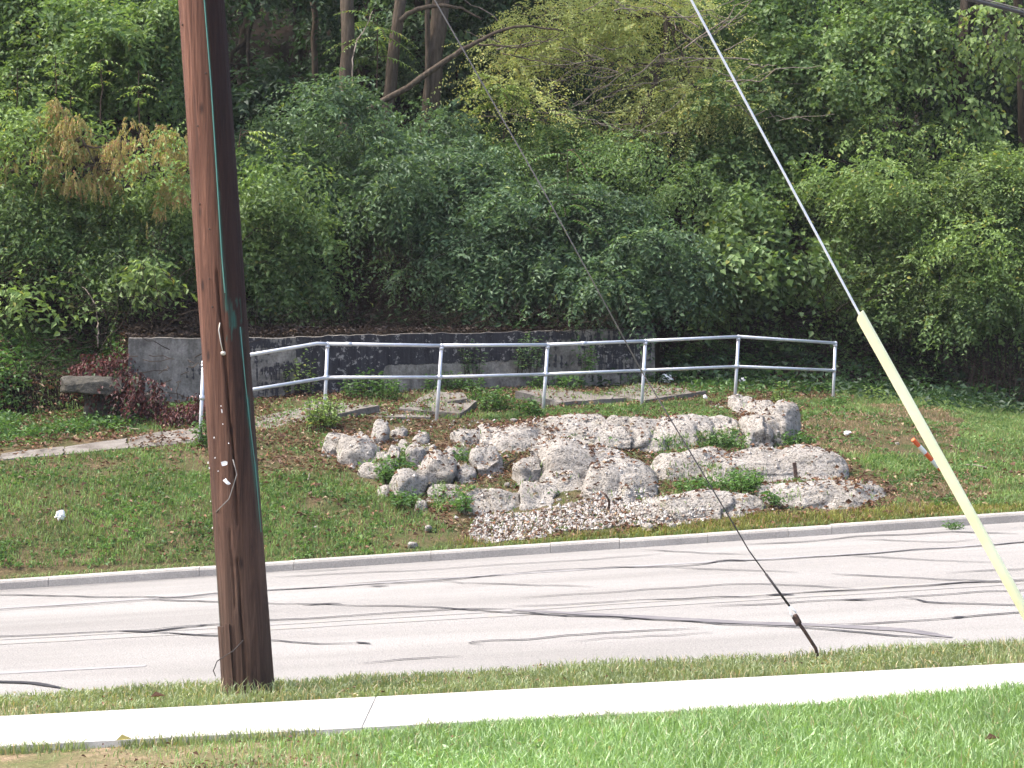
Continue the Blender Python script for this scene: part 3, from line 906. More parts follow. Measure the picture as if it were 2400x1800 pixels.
# ------------------------------------------------------------------ broken path slabs and left path
path = bpy.data.objects.new('footpath', None); COL.objects.link(path); ORIGIN['footpath'] = np.zeros(3)
tag(path, 'old cracked concrete footpath along the railing', kind='structure')
SLABV, SLABF, SLABN = [], [], 0
def slab(quad, th=0.09, y_off=None, lift=0.0):
    """quad: four (u,v,y) corners, near-left, near-right, far-right, far-left"""
    global SLABN
    C = np.array([P(u, v, y) for u, v, y in quad]); C[:, 2] += lift + (.035 if quad[0][0] > 580 else 0)
    n = 6
    top = []
    for j in range(n):
        t = j / (n - 1)
        for i_ in range(n):
            s = i_ / (n - 1)
            p = (C[0] * (1 - s) + C[1] * s) * (1 - t) + (C[3] * (1 - s) + C[2] * s) * t
            e = (i_ in (0, n - 1)) or (j in (0, n - 1))
            p = p + np.array([random.uniform(-.02, .02), random.uniform(-.03, .03), random.uniform(-.008, .004)]) * (1 if e else .4)
            top.append(p)
    top = np.array(top)
    bot = top - np.array([0, 0, th])
    V = np.concatenate([top, bot])
    G_ = grid_faces(n, n)
    ring = [i_ for i_ in range(n)] + [n * (j + 1) + n - 1 for j in range(n - 1)] + [n * n - 2 - k for k in range(n - 1)] + [n * (n - 2 - k) for k in range(n - 2)]
    ring = np.array(ring)
    nx_ = np.roll(ring, -1)
    side = np.stack([ring, ring + n * n, nx_ + n * n, nx_], 1)
    fs = [G_, G_[:, ::-1] + n * n, side]
    obj('slab', V, fs, M['slab'], path)
    SLABV.append(V)
    for f in fs: SLABF.append(f + SLABN)
    SLABN += len(V)
slab([(600, 1022, 28.2), (712, 1000, 28.5), (722, 962, 29.6), (600, 985, 29.4)], lift=.02)
slab([(716, 996, 28.6), (778, 984, 28.7), (890, 960, 29.4), (715, 950, 30.1)], lift=.03)
slab([(560, 1000, 29.0), (720, 972, 29.4), (740, 955, 30.6), (590, 968, 30.4)])
slab([(792, 984, 29.0), (1008, 984, 29.2), (1000, 962, 30.4), (850, 958, 30.2)])
slab([(932, 966, 29.6), (1080, 978, 29.5), (1120, 948, 30.6), (1020, 922, 31.6)], lift=.02)
slab([(1046, 946, 30.3), (1092, 940, 30.4), (1088, 926, 30.9), (1040, 924, 30.9)], th=.12)
slab([(1206, 924, 31.0), (1312, 952, 30.8), (1470, 940, 31.6), (1300, 918, 32.8)], th=.11, lift=.02)
slab([(1320, 948, 30.9), (1430, 940, 31.3), (1440, 930, 31.9), (1320, 934, 31.8)], th=.10)
slab([(1418, 930, 32.2), (1512, 948, 31.4), (1655, 926, 32.4), (1500, 908, 33.6)], th=.11, lift=.03)
slab([(1690, 946, 32.4), (1820, 950, 32.6), (1850, 930, 34.2), (1690, 926, 34.0)])
slab([(1826, 950, 32.7), (1950, 946, 33.0), (1960, 932, 34.3), (1856, 929, 34.3)])
# left path: low slabs in a row
lp = [(-760, 1150, 1132), (-500, 1124, 1107), (-250, 1102, 1086), (0, 1081, 1066), (150, 1068, 1050), (300, 1054, 1030), (380, 1046, 1015), (470, 1039, 1004), (560, 1024, 992)]
for (ua, va, wa), (ub_, vb, wb) in zip(lp[:-1], lp[1:]):
    def onbank(u, v):
        h = hit(u, v); return h
    q = [onbank(ua + 2, va), onbank(ub_ - 2, vb), onbank(ub_ - 2, wb), onbank(ua + 2, wa)]
    quad = [(1200 + F * p[0] / p[1], 900 - (p[2] + .022 - CAM_Z) * F / p[1], p[1]) for p in q]
    slab(quad)

# ------------------------------------------------------------------ scatter surface (bank + rocks + slabs)
nb = len(Xb.ravel())
SV = [np.stack([Xb, Yb, Zb], -1).reshape(-1, 3)] + ROCKV + SLABV
SF = [np.asarray(f).tolist() for f in [grid_faces(len(ub), len(ysb))]]
polys = list(SF[0])
off = nb
for f in ROCKF: polys += (f + off).tolist()
off += ROCKN
for f in SLABF: polys += (f + off).tolist()
BVH = BVHTree.FromPolygons(np.concatenate(SV).tolist(), polys)
BVH_BANK = BVHTree.FromPolygons(SV[0].tolist(), SF[0])
def drop(xy, bvh=BVH):
    out = np.zeros((len(xy), 3)); nn = np.zeros((len(xy), 3)); ok = np.zeros(len(xy), bool)
    dn = Vector((0, 0, -1))
    for i_, (x, y) in enumerate(xy):
        h = bvh.ray_cast(Vector((x, y, 30.0)), dn)
        if h[0] is not None:
            out[i_] = h[0][:]; nn[i_] = h[1][:]; ok[i_] = True
    return out, nn, ok
def to_uv(p):
    return 1200 + F * p[:, 0] / p[:, 1], 900 - (p[:, 2] - CAM_Z) * F / p[:, 1]
def in_poly(u, v, poly):
    poly = np.asarray(poly, float); n = len(poly)
    r = np.zeros(len(u), bool); j = n - 1
    for i_ in range(n):
        xi, yi = poly[i_]; xj, yj = poly[j]
        c = ((yi > v) != (yj > v)) & (u < (xj - xi) * (v - yi) / (yj - yi + 1e-9) + xi)
        r ^= c; j = i_
    return r
def ell(u, v, cu, cv, ru, rv): return ((u - cu) / ru) ** 2 + ((v - cv) / rv) ** 2 < 1
ROCK_ZONE = [(735, 1005), (870, 975), (1010, 985), (1240, 985), (1500, 975), (1700, 940), (1760, 925), (1880, 960), (1885, 1045), (1990, 1075), (2115, 1165), (2080, 1200), (1800, 1212), (1650, 1228), (1330, 1262), (1180, 1280), (1080, 1262), (1010, 1205), (900, 1165), (830, 1120), (760, 1090)]
GRAVEL_ZONE = [(1090, 1262), (1120, 1215), (1290, 1190), (1560, 1170), (1680, 1190), (1660, 1222), (1400, 1245), (1220, 1262), (1150, 1275)]
GRASS_SPOTS = [(1700, 1035, 75, 28), (1590, 1062, 50, 14), (1740, 1135, 60, 38), (1620, 1140, 70, 30), (1860, 1035, 60, 25), (950, 1170, 40, 25), (940, 1095, 22, 40), (1090, 1080, 22, 26), (1085, 1165, 20, 34), (1030, 1175, 22, 24), (1860, 1172, 40, 18), (900, 1120, 24, 24), (1600, 975, 120, 22), (1480, 965, 110, 18)]

# ------------------------------------------------------------------ blades, leaves
def blades(pos, h, wd, lean, mtl, name, label, three=True, broad=None, up=None):
    """tapering bent blades; pos (N,3)"""
    n = len(pos)
    th = rng.random(n) * 2 * math.pi
    side = np.stack([np.cos(th), np.sin(th), np.zeros(n)], 1)
    ph = rng.random(n) * 2 * math.pi
    ld = np.stack([np.cos(ph), np.sin(ph), np.zeros(n)], 1) * (lean * (0.2 + rng.random(n)))[:, None]
    h = h[:, None]; wd = wd[:, None]
    upv = np.array([0, 0, 1.0])
    b0 = pos - side * wd * .5 - upv * 0.01; b1 = pos + side * wd * .5 - upv * 0.01
    mid = pos + upv * h * .55 + ld * h * .35
    m0 = mid - side * wd * .42; m1 = mid + side * wd * .42
    tip = pos + upv * h * (1 - .25 * lean[:, None]) + ld * h * 1.1
    V = np.stack([b0, b1, m0, m1, tip], 1).reshape(-1, 3)
    k = np.arange(n)[:, None] * 5
    Fq = k + np.array([[0, 1, 3, 2]]); Ft = k + np.array([[2, 3, 4]])
    o = obj(name, V, [Fq, Ft], mtl, kind='stuff')
    o['label'] = label
    return o

def leaves_mesh(base, d, nrm, ln, wd, fold=0.25):
    """diamond leaves folded along the midrib. base (N,3), d direction, nrm leaf normal"""
    n = len(base)
    d = norm(d); s = norm(np.cross(d, nrm)); nn = np.cross(s, d)
    ln = ln[:, None]; wd = wd[:, None]
    tip = base + d * ln - nn * ln * .12
    mid = base + d * ln * .42
    l = mid + s * wd * .5 + nn * wd * fold
    r = mid - s * wd * .5 + nn * wd * fold
    V = np.stack([base, l, tip, r], 1).reshape(-1, 3)
    k = np.arange(n)[:, None] * 4
    return V, [np.concatenate([k + np.array([[0, 2, 1]]), k + np.array([[0, 3, 2]])])]

def lobe_leaves(lobes, n_twigs, k=9, tw=(.30, .5), leaf=(.06, .09), ratio=.5, droop=.35, shell=.55, pend=0.0, upbias=0.25, comp=False, spray=.23, gap=.42):
    """lobes: (cx,cy,cz,rx,ry,rz). Twigs stand on and in the lobes, leaves sit in two rows along each twig."""
    lobes = np.array(lobes, float)
    area = (lobes[:, 3] * lobes[:, 5] + lobes[:, 3] * lobes[:, 4] + lobes[:, 4] * lobes[:, 5])
    li = rng.choice(len(lobes), n_twigs, p=area / area.sum())
    dirs = norm(rng.normal(size=(n_twigs, 3)) + np.array([0, -0.35, upbias]))
    # twigs gather in flat sprays (clusters) with open gaps between them
    ncl = max(3, int(n_twigs / 11))
    cl = rng.choice(len(lobes), ncl, p=area / area.sum())
    cd = norm(rng.normal(size=(ncl, 3)) + np.array([0, -0.45, upbias]))
    cr = (shell + (1 - shell) * rng.random(ncl) ** .6) * (0.42 + 1.15 * fbm(lobes[cl, :3] * .7 + cd * 1.6, 3, 1.7))
    cc = lobes[cl, :3] + cd * cr[:, None] * lobes[cl, 3:6]
    okc = fbm(cc, 2, 1.15) > gap
    if okc.sum() > 3: cc, cd = cc[okc], cd[okc]
    ncl = len(cc)
    csz = rng.uniform(.6, 1.3, ncl) * spray
    ti = rng.integers(0, ncl, n_twigs)
    jit = rng.normal(size=(n_twigs, 3)) * np.array([1.0, .8, .38]) * csz[ti][:, None]
    jit[:, 2] -= .35 * (jit[:, 0] ** 2 + jit[:, 1] ** 2) / np.maximum(csz[ti], .05)
    c = cc[ti] + jit
    dirs = norm(cd[ti] * .7 + norm(jit) * .7 + rng.normal(size=(n_twigs, 3)) * .2)
    n = len(c)
    td = norm(dirs * .8 + rng.normal(size=(n, 3)) * .45 - np.array([0, 0, droop]))
    tl = rng.uniform(tw[0], tw[1], n)
    j = (np.arange(k) + .5) / k
    side = np.where(np.arange(k) % 2 == 0, 1.0, -1.0)
    # droop curve along the twig
    base = c[:, None, :] + td[:, None, :] * (tl[:, None] * j[None, :])[..., None] - np.array([0, 0, 1.0]) * (tl[:, None] * (j ** 2)[None, :] * .35)[..., None]
    upv = norm(np.array([0, 0, 1.0]) + rng.normal(size=(n, 3)) * .35 + dirs * .25)
    sv = norm(np.cross(td, upv))
    ld = td[:, None, :] * (.45 if not comp else .25) + sv[:, None, :] * side[None, :, None] - np.array([0, 0, 1.0]) * (.3 + pend)
    ld = ld + rng.normal(size=ld.shape) * (.28 if not comp else .1)
    nr = np.broadcast_to(upv[:, None, :], ld.shape) + rng.normal(size=ld.shape) * (.35 if not comp else .12)
    lnv = rng.uniform(leaf[0], leaf[1], (n, k))
    if comp: lnv = lnv * (1 - .5 * np.abs(j - .35))[None, :]
    base = base.reshape(-1, 3); ld = ld.reshape(-1, 3); nr = nr.reshape(-1, 3); lnv = lnv.ravel()
    return leaves_mesh(base, ld, nr, lnv, lnv * ratio * rng.uniform(.8, 1.2, len(lnv))), c, td, tl

def px_lobes(ls):
    """(u, v, y, ru, rv, depth radius m) -> metres"""
    out = []
    for u, v, y, ru, rv, dm in ls:
        c = P(u, v, y); out.append((*c, ru * y / F, dm, rv * y / F))
    return out

def wander(a, b, n=8, amp=.08):
    a = np.asarray(a, float); b = np.asarray(b, float)
    t = np.linspace(0, 1, n)[:, None]
    w_ = rng.normal(size=(n, 3)) * amp * np.linalg.norm(b - a) * (t * (1 - t) * 2)
    return a * (1 - t) + b * t + w_

TREES = 0
def plant(name, label, cat, foot, lobes, lm, n_twigs, bark='bark_dark', trunk_r=.05, group=None, trunk_to=None, nb=5, twig_mat='bark_dark', trunk_pts=None, **kw):
    """trunk (with limbs) and crown of leaves; foot is a world point"""
    foot = np.asarray(foot, float)
    t = thing(name, foot, label, cat, group)
    lw = px_lobes(lobes)
    big = lw
    if n_twigs > 1200:                      # break the outline up into smaller masses
        lw = []
        for l in big:
            lw.append((l[0], l[1] + .2, l[2], l[3] * .8, l[4] * .8, l[5] * .8))
            for _ in range(4):
                o_ = rng.normal(size=3) * np.array([.62, .55, .62]) * np.array(l[3:6])
                k_ = rng.uniform(.32, .6)
                lw.append((l[0] + o_[0], l[1] + o_[1] - .1, l[2] + o_[2], l[3] * k_ * 1.15, l[4] * k_, l[5] * k_ * .8))
    cen = np.mean([l[:3] for l in lw], 0)
    mb = MB()
    top = np.asarray(trunk_to, float) if trunk_to is not None else foot * .35 + cen * .65 + np.array([0, .3, 0])
    tp = np.asarray(trunk_pts) if trunk_pts is not None else wander(foot - np.array([0, 0, .25]), top, 9, .05)
    mb.add(*tube(tp, [trunk_r * 1.25, trunk_r, trunk_r * .75], 9, wob=.12))
    for l in big:
        st = tp[random.randint(len(tp) // 2, len(tp) - 1)]
        en = np.array(l[:3])
        mb.add(*tube(wander(st, en, 7, .08), [trunk_r * .5, trunk_r * .16], 6))
        for q in range(nb):
            d = norm(rng.normal(size=3) + np.array([0, -.3, .2]))
            mb.add(*tube(wander(en * .8 + st * .2, en + d * np.array(l[3:6]) * .8, 6, .08), [trunk_r * .22, .006], 5))
    mb.build('trunk', M[bark], t, smooth=True)
    (V, fs), *_ = lobe_leaves(lw, n_twigs, **kw)
    cr = obj('crown', V, fs, L[lm], t, kind='stuff')
    return t

def gp(u, y, dz=0.0):
    x = (u - 1200) * y / F
    return np.array([x, y, float(bank_z(x, y)) + dz])

SHR = 'shrubs overhanging the retaining wall'
# --- shrubs along the wall
plant('shrub', 'drooping dark shrub directly right of the wooden pole, over the wall', 'shrub', gp(640, 34.6), [
    (640, 520, 34.4, 95, 110, .9), (600, 640, 34.0, 90, 100, .7), (680, 690, 33.8, 55, 75, .5), (700, 590, 34.2, 70, 60, .6), (730, 660, 34.0, 55, 45, .4), (560, 480, 34.8, 90, 80, .8)],
    'mid', 2300, group=SHR, leaf=(.075, .12), ratio=.55, droop=.5)
plant('shrub', 'large dense blue-green shrub, left half of the middle mass', 'shrub', gp(830, 36.0), [
    (760, 410, 36.2, 160, 100, 1.3), (880, 470, 35.6, 150, 110, 1.1), (720, 350, 36.8, 120, 70, 1.1), (940, 400, 36.2, 140, 80, 1.1), (800, 500, 35.4, 110, 40, .8)],
    'deep', 4600, group=SHR, leaf=(.075, .12), ratio=.5, droop=.45)
plant('shrub', 'dense shrub with a long lobe hanging to the wall top, middle', 'shrub', gp(1100, 35.4), [
    (1060, 440, 35.6, 150, 110, 1.1), (1100, 560, 34.8, 110, 100, .8), (1090, 670, 34.2, 55, 75, .5), (1180, 620, 34.4, 80, 70, .6), (1010, 350, 36.4, 130, 70, 1.0)],
    'deep', 4000, group=SHR, leaf=(.075, .12), ratio=.5, droop=.5)
plant('shrub', 'dark shrub hanging over the wall end, behind the thin guy', 'shrub', gp(1400, 36.0), [
    (1320, 500, 35.6, 120, 90, 1.0), (1430, 540, 35.2, 130, 90, .9), (1380, 625, 34.8, 100, 50, .5), (1490, 650, 34.7, 60, 40, .45), (1540, 580, 35.2, 90, 70, .8), (1300, 610, 34.9, 70, 45, .5)],
    'deep', 3800, group=SHR, leaf=(.075, .12), ratio=.52, droop=.5)
plant('shrub', 'taller shrub with slender leaves right of centre below yellow canopy', 'shrub', gp(1450, 38.0), [
    (1420, 400, 37.6, 150, 90, 1.2), (1560, 430, 37.0, 110, 100, 1.0), (1300, 360, 37.8, 120, 80, 1.0), (1180, 370, 37.4, 110, 80, 1.0)],
    'mid', 3000, group=SHR, leaf=(.06, .10), ratio=.48, droop=.35)
plant('thicket', 'dark inner thicket in the hollow above the wall, right of the pole', 'shrub', gp(800, 36.6), [  # dark leaf layer added so the hollow reads as shaded
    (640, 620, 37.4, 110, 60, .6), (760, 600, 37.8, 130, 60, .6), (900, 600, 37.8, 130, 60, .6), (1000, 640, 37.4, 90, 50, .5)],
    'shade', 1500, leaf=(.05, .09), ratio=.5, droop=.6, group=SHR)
plant('maple_sapling', 'small bushy maple sapling left of the bright guy wire', 'sapling', gp(1730, 37.0), [
    (1720, 540, 36.6, 85, 75, .8), (1700, 640, 36.2, 70, 55, .6), (1780, 600, 36.4, 70, 60, .6)],
    'mid', 1300, leaf=(.09, .15), ratio=.85, k=6, droop=.3)
plant('large_shrub', 'broad light green shrub filling the right edge', 'shrub', gp(2180, 38.6), [
    (2010, 360, 38.4, 140, 110, 1.3), (1960, 480, 37.8, 130, 110, 1.2), (2130, 460, 37.8, 150, 110, 1.3), (2290, 440, 38.0, 150, 110, 1.3), (2420, 480, 38.4, 150, 130, 1.3),
    (2210, 600, 37.2, 150, 90, 1.1), (2360, 620, 37.4, 130, 90, 1.1), (2060, 260, 39.0, 100, 80, 1.0), (2040, 620, 37.4, 120, 70, .9), (2180, 690, 37.0, 120, 60, .8)],
    'fresh', 6800, trunk_r=.09, leaf=(.07, .105), ratio=.55, droop=.25)
plant('lower_tree', 'small tree with stout brown trunk behind the yellow guy guard', 'tree', gp(2222, 38.0), [
    (2180, 720, 37.4, 110, 50, .8), (2300, 700, 37.8, 90, 60, .8), (2120, 690, 37.6, 80, 50, .7)],
    'mid', 1300, bark='bark_grey', trunk_r=.15, trunk_to=P(2215, 600, 38.2), leaf=(.07, .10), ratio=.6)
# --- canopies above
plant('locust_tree', 'thin canopy of small yellowing leaves across the top centre', 'tree', gp(1490, 39.5), [
    (1260, 55, 39.0, 130, 65, 1.3), (1420, 40, 39.2, 170, 70, 1.4), (1600, 60, 39.2, 150, 90, 1.3), (1360, 150, 38.6, 170, 60, 1.2), (1520, 190, 38.6, 150, 60, 1.1), (1680, 160, 38.8, 110, 70, 1.0), (1320, 300, 38.0, 140, 40, .8), (1180, 110, 39, 90, 45, .9), (1640, 240, 38.6, 100, 50, .9)],
    'yellow', 3300, bark='bark_grey', trunk_r=.06, k=12, tw=(.35, .6), leaf=(.045, .075), ratio=.5, droop=.12, shell=.2, spray=.32, gap=.44,
    trunk_pts=np.array([P(1480, 330, 38.4), P(1500, 280, 38.5), P(1528, 215, 38.6), P(1550, 150, 38.7), P(1562, 90, 38.8), P(1560, 30, 38.9)]))
loc = bpy.data.objects['locust_tree']
mb = MB()
for _ in range(85):
    a = P(random.uniform(1150, 1760), random.uniform(20, 330), random.uniform(37.6, 39.2))
    th = random.choice([random.uniform(-.3, .7), random.uniform(2.4, 3.4)]); l = random.uniform(.5, 1.7)
    b_ = a + l * np.array([math.cos(th), random.uniform(-.3, .3), math.sin(th)])
    p = wander(a, b_, 7, .08)
    mb.add(*tube(p, [random.uniform(.008, .016), .004], 4, caps=False))
mb.build('twigs', M['twig_pale'], loc, kind='stuff')
plant('maple_tree', 'green broadleaf maple right of the bright guy wire, upper right', 'tree', gp(1900, 41.0), [
    (1820, 80, 40.4, 140, 110, 1.4), (1960, 120, 40.4, 140, 110, 1.4), (1780, 220, 39.8, 120, 90, 1.2), (1900, 260, 39.6, 140, 90, 1.2), (2060, 60, 40.6, 120, 90, 1.3), (1720, 360, 39.0, 110, 100, 1.1), (1800, 420, 39.0, 90, 80, 1.0)],
    'mid', 4600, trunk_r=.10, k=7, leaf=(.08, .125), ratio=.85, droop=.35)
plant('vine_covered_tree', 'dark twin trunks draped in pale heart-shaped vine leaves, upper right', 'tree', gp(2225, 40.5), [
    (2140, 60, 39.6, 80, 70, .8), (2230, 150, 39.4, 90, 70, .8), (2330, 60, 39.6, 100, 70, .9), (2150, 230, 39.2, 80, 60, .7), (2330, 200, 39.6, 90, 70, .8), (2260, 280, 39.4, 70, 40, .6)],
    'fresh', 480, trunk_r=.17, k=6, leaf=(.09, .14), ratio=.75, droop=.6, pend=.5, tw=(.35, .6),
    trunk_pts=np.array([gp(2235, 40.5, -.2), P(2240, 300, 40.4), P(2250, 200, 40.4), P(2262, 100, 40.4), P(2275, -60, 40.5), P(2285, -300, 40.6)]))
plant('seedy_boxelder', 'boxelder branch hung with dry tan seed clusters, left', 'tree', gp(-260, 33.5), [
    (150, 300, 32.6, 120, 60, .6), (300, 330, 32.4, 130, 60, .6), (60, 330, 32.8, 100, 80, .6), (400, 400, 32.4, 70, 50, .5), (230, 400, 32.4, 120, 45, .5), (-150, 300, 33, 160, 120, .9)],
    'fresh', 1190, bark='bark_grey', trunk_r=.05, k=6, leaf=(.07, .11), ratio=.5, droop=.4,
    trunk_pts=np.array([gp(-260, 33.5, -.2), P(-200, 620, 33.4), P(-120, 500, 33.1), P(0, 424, 32.8), P(60, 385, 32.7), P(140, 352, 32.6), P(190, 325, 32.5)]))
# seed clusters hang under the twigs as one mass of keys
sl = px_lobes([(130, 300, 32.5, 120, 70, .6), (300, 330, 32.3, 150, 75, .6), (400, 430, 32.3, 60, 50, .4), (30, 400, 32.6, 60, 70, .5), (200, 420, 32.3, 120, 60, .5), (400, 330, 32.3, 60, 60, .4)])
(Vs, fs), *_ = lobe_leaves(sl, 800, k=14, tw=(.10, .20), leaf=(.035, .055), ratio=.5, droop=1.6, pend=1.2, shell=.1, spray=.085, gap=.30)
o = obj('seed_clusters', Vs, fs, L['seed'], bpy.data.objects['seedy_boxelder'], kind='stuff')
plant('broadleaf_tree', 'dark broadleaf tree filling the upper left corner', 'tree', gp(150, 36.5), [
    (60, 60, 36, 150, 100, 1.3), (230, 70, 36, 150, 100, 1.3), (350, 170, 35.6, 110, 90, 1.0), (100, 200, 35.6, 150, 80, 1.1), (-120, 120, 36, 160, 140, 1.4), (420, 60, 36.4, 90, 100, 1.0)],
    'mid', 3800, trunk_r=.12, leaf=(.09, .14), ratio=.6, droop=.4, k=7)
plant('shrub', 'dark tangled shrub low at the left edge, below the seedy branch', 'shrub', gp(150, 33.4), [
    (60, 520, 32.8, 130, 80, .9), (200, 500, 33.0, 130, 80, .9), (330, 560, 32.8, 110, 80, .8), (130, 620, 32.4, 130, 60, .7), (400, 500, 33.2, 90, 90, .8), (-120, 560, 33, 130, 120, .9)],
    'mid', 3400, group=SHR, leaf=(.07, .11), ratio=.5, droop=.45)
plant('vine_shrub', 'sparse branch of large pale leaves left of the pole', 'vine', gp(330, 32.2), [
    (300, 610, 31.8, 70, 40, .4), (380, 560, 31.8, 60, 50, .4), (240, 640, 31.8, 60, 30, .4), (420, 640, 31.7, 30, 40, .3), (60, 700, 31.6, 60, 50, .4)],
    'fresh', 110, trunk_r=.02, k=6, leaf=(.10, .15), ratio=.62, droop=.4)
def mk_sprout(label, foot, tip, fr, lm, leaf=(.09, .14), nl=9, ratio=.35, name='sumac_sprout', bark='twig', group='sprouts with feathery leaves'):
    """upright stem whose fronds carry leaflets in two rows"""
    t = thing(name, foot, label, 'sapling', group)
    pts = wander(foot - np.array([0, 0, .1]), tip, 6, .03)
    mb = MB(); mb.add(*tube(pts, [.014, .006], 5))
    Vl, Fl, nl_ = [], [], 0
    for f in fr:
        az, ln_, el = f
        st = pts[-1] * (1 - random.uniform(0, .35)) + pts[2] * 0 + (pts[-1] * 0)
        kf = random.uniform(.55, 1.0)
        st = pts[0] * (1 - kf) + pts[-1] * kf
        d = np.array([math.cos(az) * math.cos(el), math.sin(az) * math.cos(el), math.sin(el)])
        m_ = nl * 2
        s = np.linspace(.2, 1, nl)
        spine = st + d * (s * ln_)[:, None] - np.array([0, 0, 1]) * (s ** 2 * ln_ * .45)[:, None]
        mb.add(*tube(np.concatenate([[st], spine]), [.006, .003], 4))
        sd_ = norm(np.cross(d, [0, 0, 1]))
        base = np.repeat(spine, 2, axis=0)
        sg = np.tile([1.0, -1.0], nl)
        ld = sd_[None, :] * sg[:, None] + d * .45 - np.array([0, 0, .45]) + rng.normal(size=(m_, 3)) * .08
        lv = rng.uniform(*leaf, m_) * (1 - .45 * np.repeat(s, 2) ** 2)
        V, fcs = leaves_mesh(base, ld, np.array([0, 0, 1.0]) + rng.normal(size=(m_, 3)) * .12, lv, lv * ratio)
        Vl.append(V); Fl.append(fcs[0] + nl_); nl_ += len(V)
    mb.build('stem', M[bark], t)
    obj('foliage', np.concatenate(Vl), [np.concatenate(Fl)], L[lm], t, kind='stuff')
    return t
def fan(n, ln=(.4, .6), el=(.1, .6), a0=0, a1=2 * math.pi):
    return [(random.uniform(a0, a1), random.uniform(*ln), random.uniform(*el)) for _ in range(n)]
mk_sprout('feathery ailanthus with big fronds right of the thin guy wire, above shrubs', gp(1290, 35.0), P(1330, 350, 35.0), fan(16, (.7, 1.05), (-.1, .4), -math.pi, .3), 'weed', (.12, .17), 13, .3, 'ailanthus_sprout')
mk_sprout('bright feathery sapling between the grey trunks at the top', P(880, 260, 38), P(885, 40, 38), fan(12, (.7, 1.0), (0, .5)), 'fresh', (.12, .18), 11, .28, 'ailanthus_sprout')
mk_sprout('lit lime-green sapling under the arching branch, top centre', P(1180, 320, 37.4), P(1170, 190, 37.4), fan(20, (.5, .85), (0, .6)), 'lime', (.13, .2), 8, .45, 'ailanthus_sprout')
mk_sprout('ferny ailanthus seedling behind the rail left of the sixth post', gp(1660, 36.4), P(1650, 800, 36.2), fan(12, (.6, .9), (0, .6)), 'weed', (.10, .15), 12, .3, 'ailanthus_sprout')
mk_sprout('ferny ailanthus seedling behind the last rail bay', gp(1820, 36.8), P(1830, 800, 36.6), fan(13, (.6, .9), (0, .6)), 'weed', (.11, .16), 12, .3, 'ailanthus_sprout')
for lb, u, v, y in (('leafy sprout tip highest in the left shrub group', 130, 130, 33.4), ('pale sprout tip beside the pole\'s left side, upper', 235, 140, 33.2), ('short pale sprout in the dark gap, left of pole', 325, 165, 33.4), ('pale sprout with spread leaves at the left edge', 40, 160, 33.6), ('small sprout above the seedy branch, left', 165, 230, 33.0)):
    mk_sprout(lb, P(u + 2, v + 150, y), P(u, v, y), fan(8, (.28, .42), (0, .5)), 'fresh', (.08, .12), 5, .42)
mk_sprout('lime-green frond sticking out right of the pole', P(560, 330, 33.4), P(565, 300, 33.4), [(-.1, .75, .35), (.25, .6, .0), (-.4, .62, -.15)], 'lime', (.11, .15), 9, .42)
mk_sprout('yellow-green sprig low on the right side of the pole', P(560, 560, 33.4), P(600, 535, 33.4), [(-.1, .4, .1), (.2, .45, -.1)], 'lime', (.09, .12), 6, .4)

# --- trunks with crowns above the frame
TG = 'slim grey tree trunks at the top'
def high_tree(label, pts, r, n_tw=900, lm='mid', bark='bark_grey', lobes=None):
    pts = np.array([P(*p) for p in pts])
    t = thing('hill_tree', pts[0], label, 'tree', TG)
    top = pts[-1]
    full = np.concatenate([pts, [top + (top - pts[-2]) * .6 + np.array([0, .3, 1.5]), top + np.array([.2, .5, 4.0])]])
    mb = MB(); s = np.linspace(0, 1, len(full)); ss = np.linspace(0, 1, 24)
    cur = np.stack([np.interp(ss, s, full[:, q]) for q in range(3)], 1) + rng.normal(size=(24, 3)) * .015
    mb.add(*tube(cur, [r * 1.15, r, r * .55], 12, wob=.10))
    lob = []
    for q in range(5):
        c = full[-1] + np.array([random.uniform(-1.6, 1.6), random.uniform(-1.0, 1.2), random.uniform(-1.6, 1.2)])
        mb.add(*tube(wander(cur[18], c, 7, .06), [r * .4, .012], 6))
        lob.append((*c, random.uniform(.9, 1.4), random.uniform(.9, 1.3), random.uniform(.7, 1.0)))
    mb.build('trunk', M[bark], t, smooth=True)
    (V, fs), *_ = lobe_leaves(lob, n_tw, k=8, leaf=(.09, .14), ratio=.55)
    obj('crown', V, fs, L[lm], t, kind='stuff')
high_tree('straight brown trunk, leftmost of the slim trunks', [(808, 420, 38), (812, 240, 38), (815, 0, 38), (816, -200, 38)], .115)
high_tree('leaning grey trunk second from left, forking over the shrubs', [(905, 330, 38.5), (922, 130, 38.5), (942, 0, 38.5), (955, -160, 38.5)], .10)
high_tree('thickest grey trunk crossed by the thin guy wire', [(1000, 380, 39), (1016, 150, 39), (1034, 0, 39), (1046, -160, 39)], .15)
high_tree('thin pale trunk between the two grey trunks', [(1002, 320, 38.8), (1003, 100, 38.8), (1003, 0, 38.8), (1002, -200, 38.8)], .045)
high_tree('faint slender trunk left of the brown trunk', [(742, 300, 41), (738, 100, 41), (736, 0, 41), (735, -100, 41)], .055)
high_tree('dark trunk at the upper right corner', [(2400, 420, 42), (2395, 150, 42), (2385, 0, 42), (2375, -100, 42)], .09, bark='bark_dark')
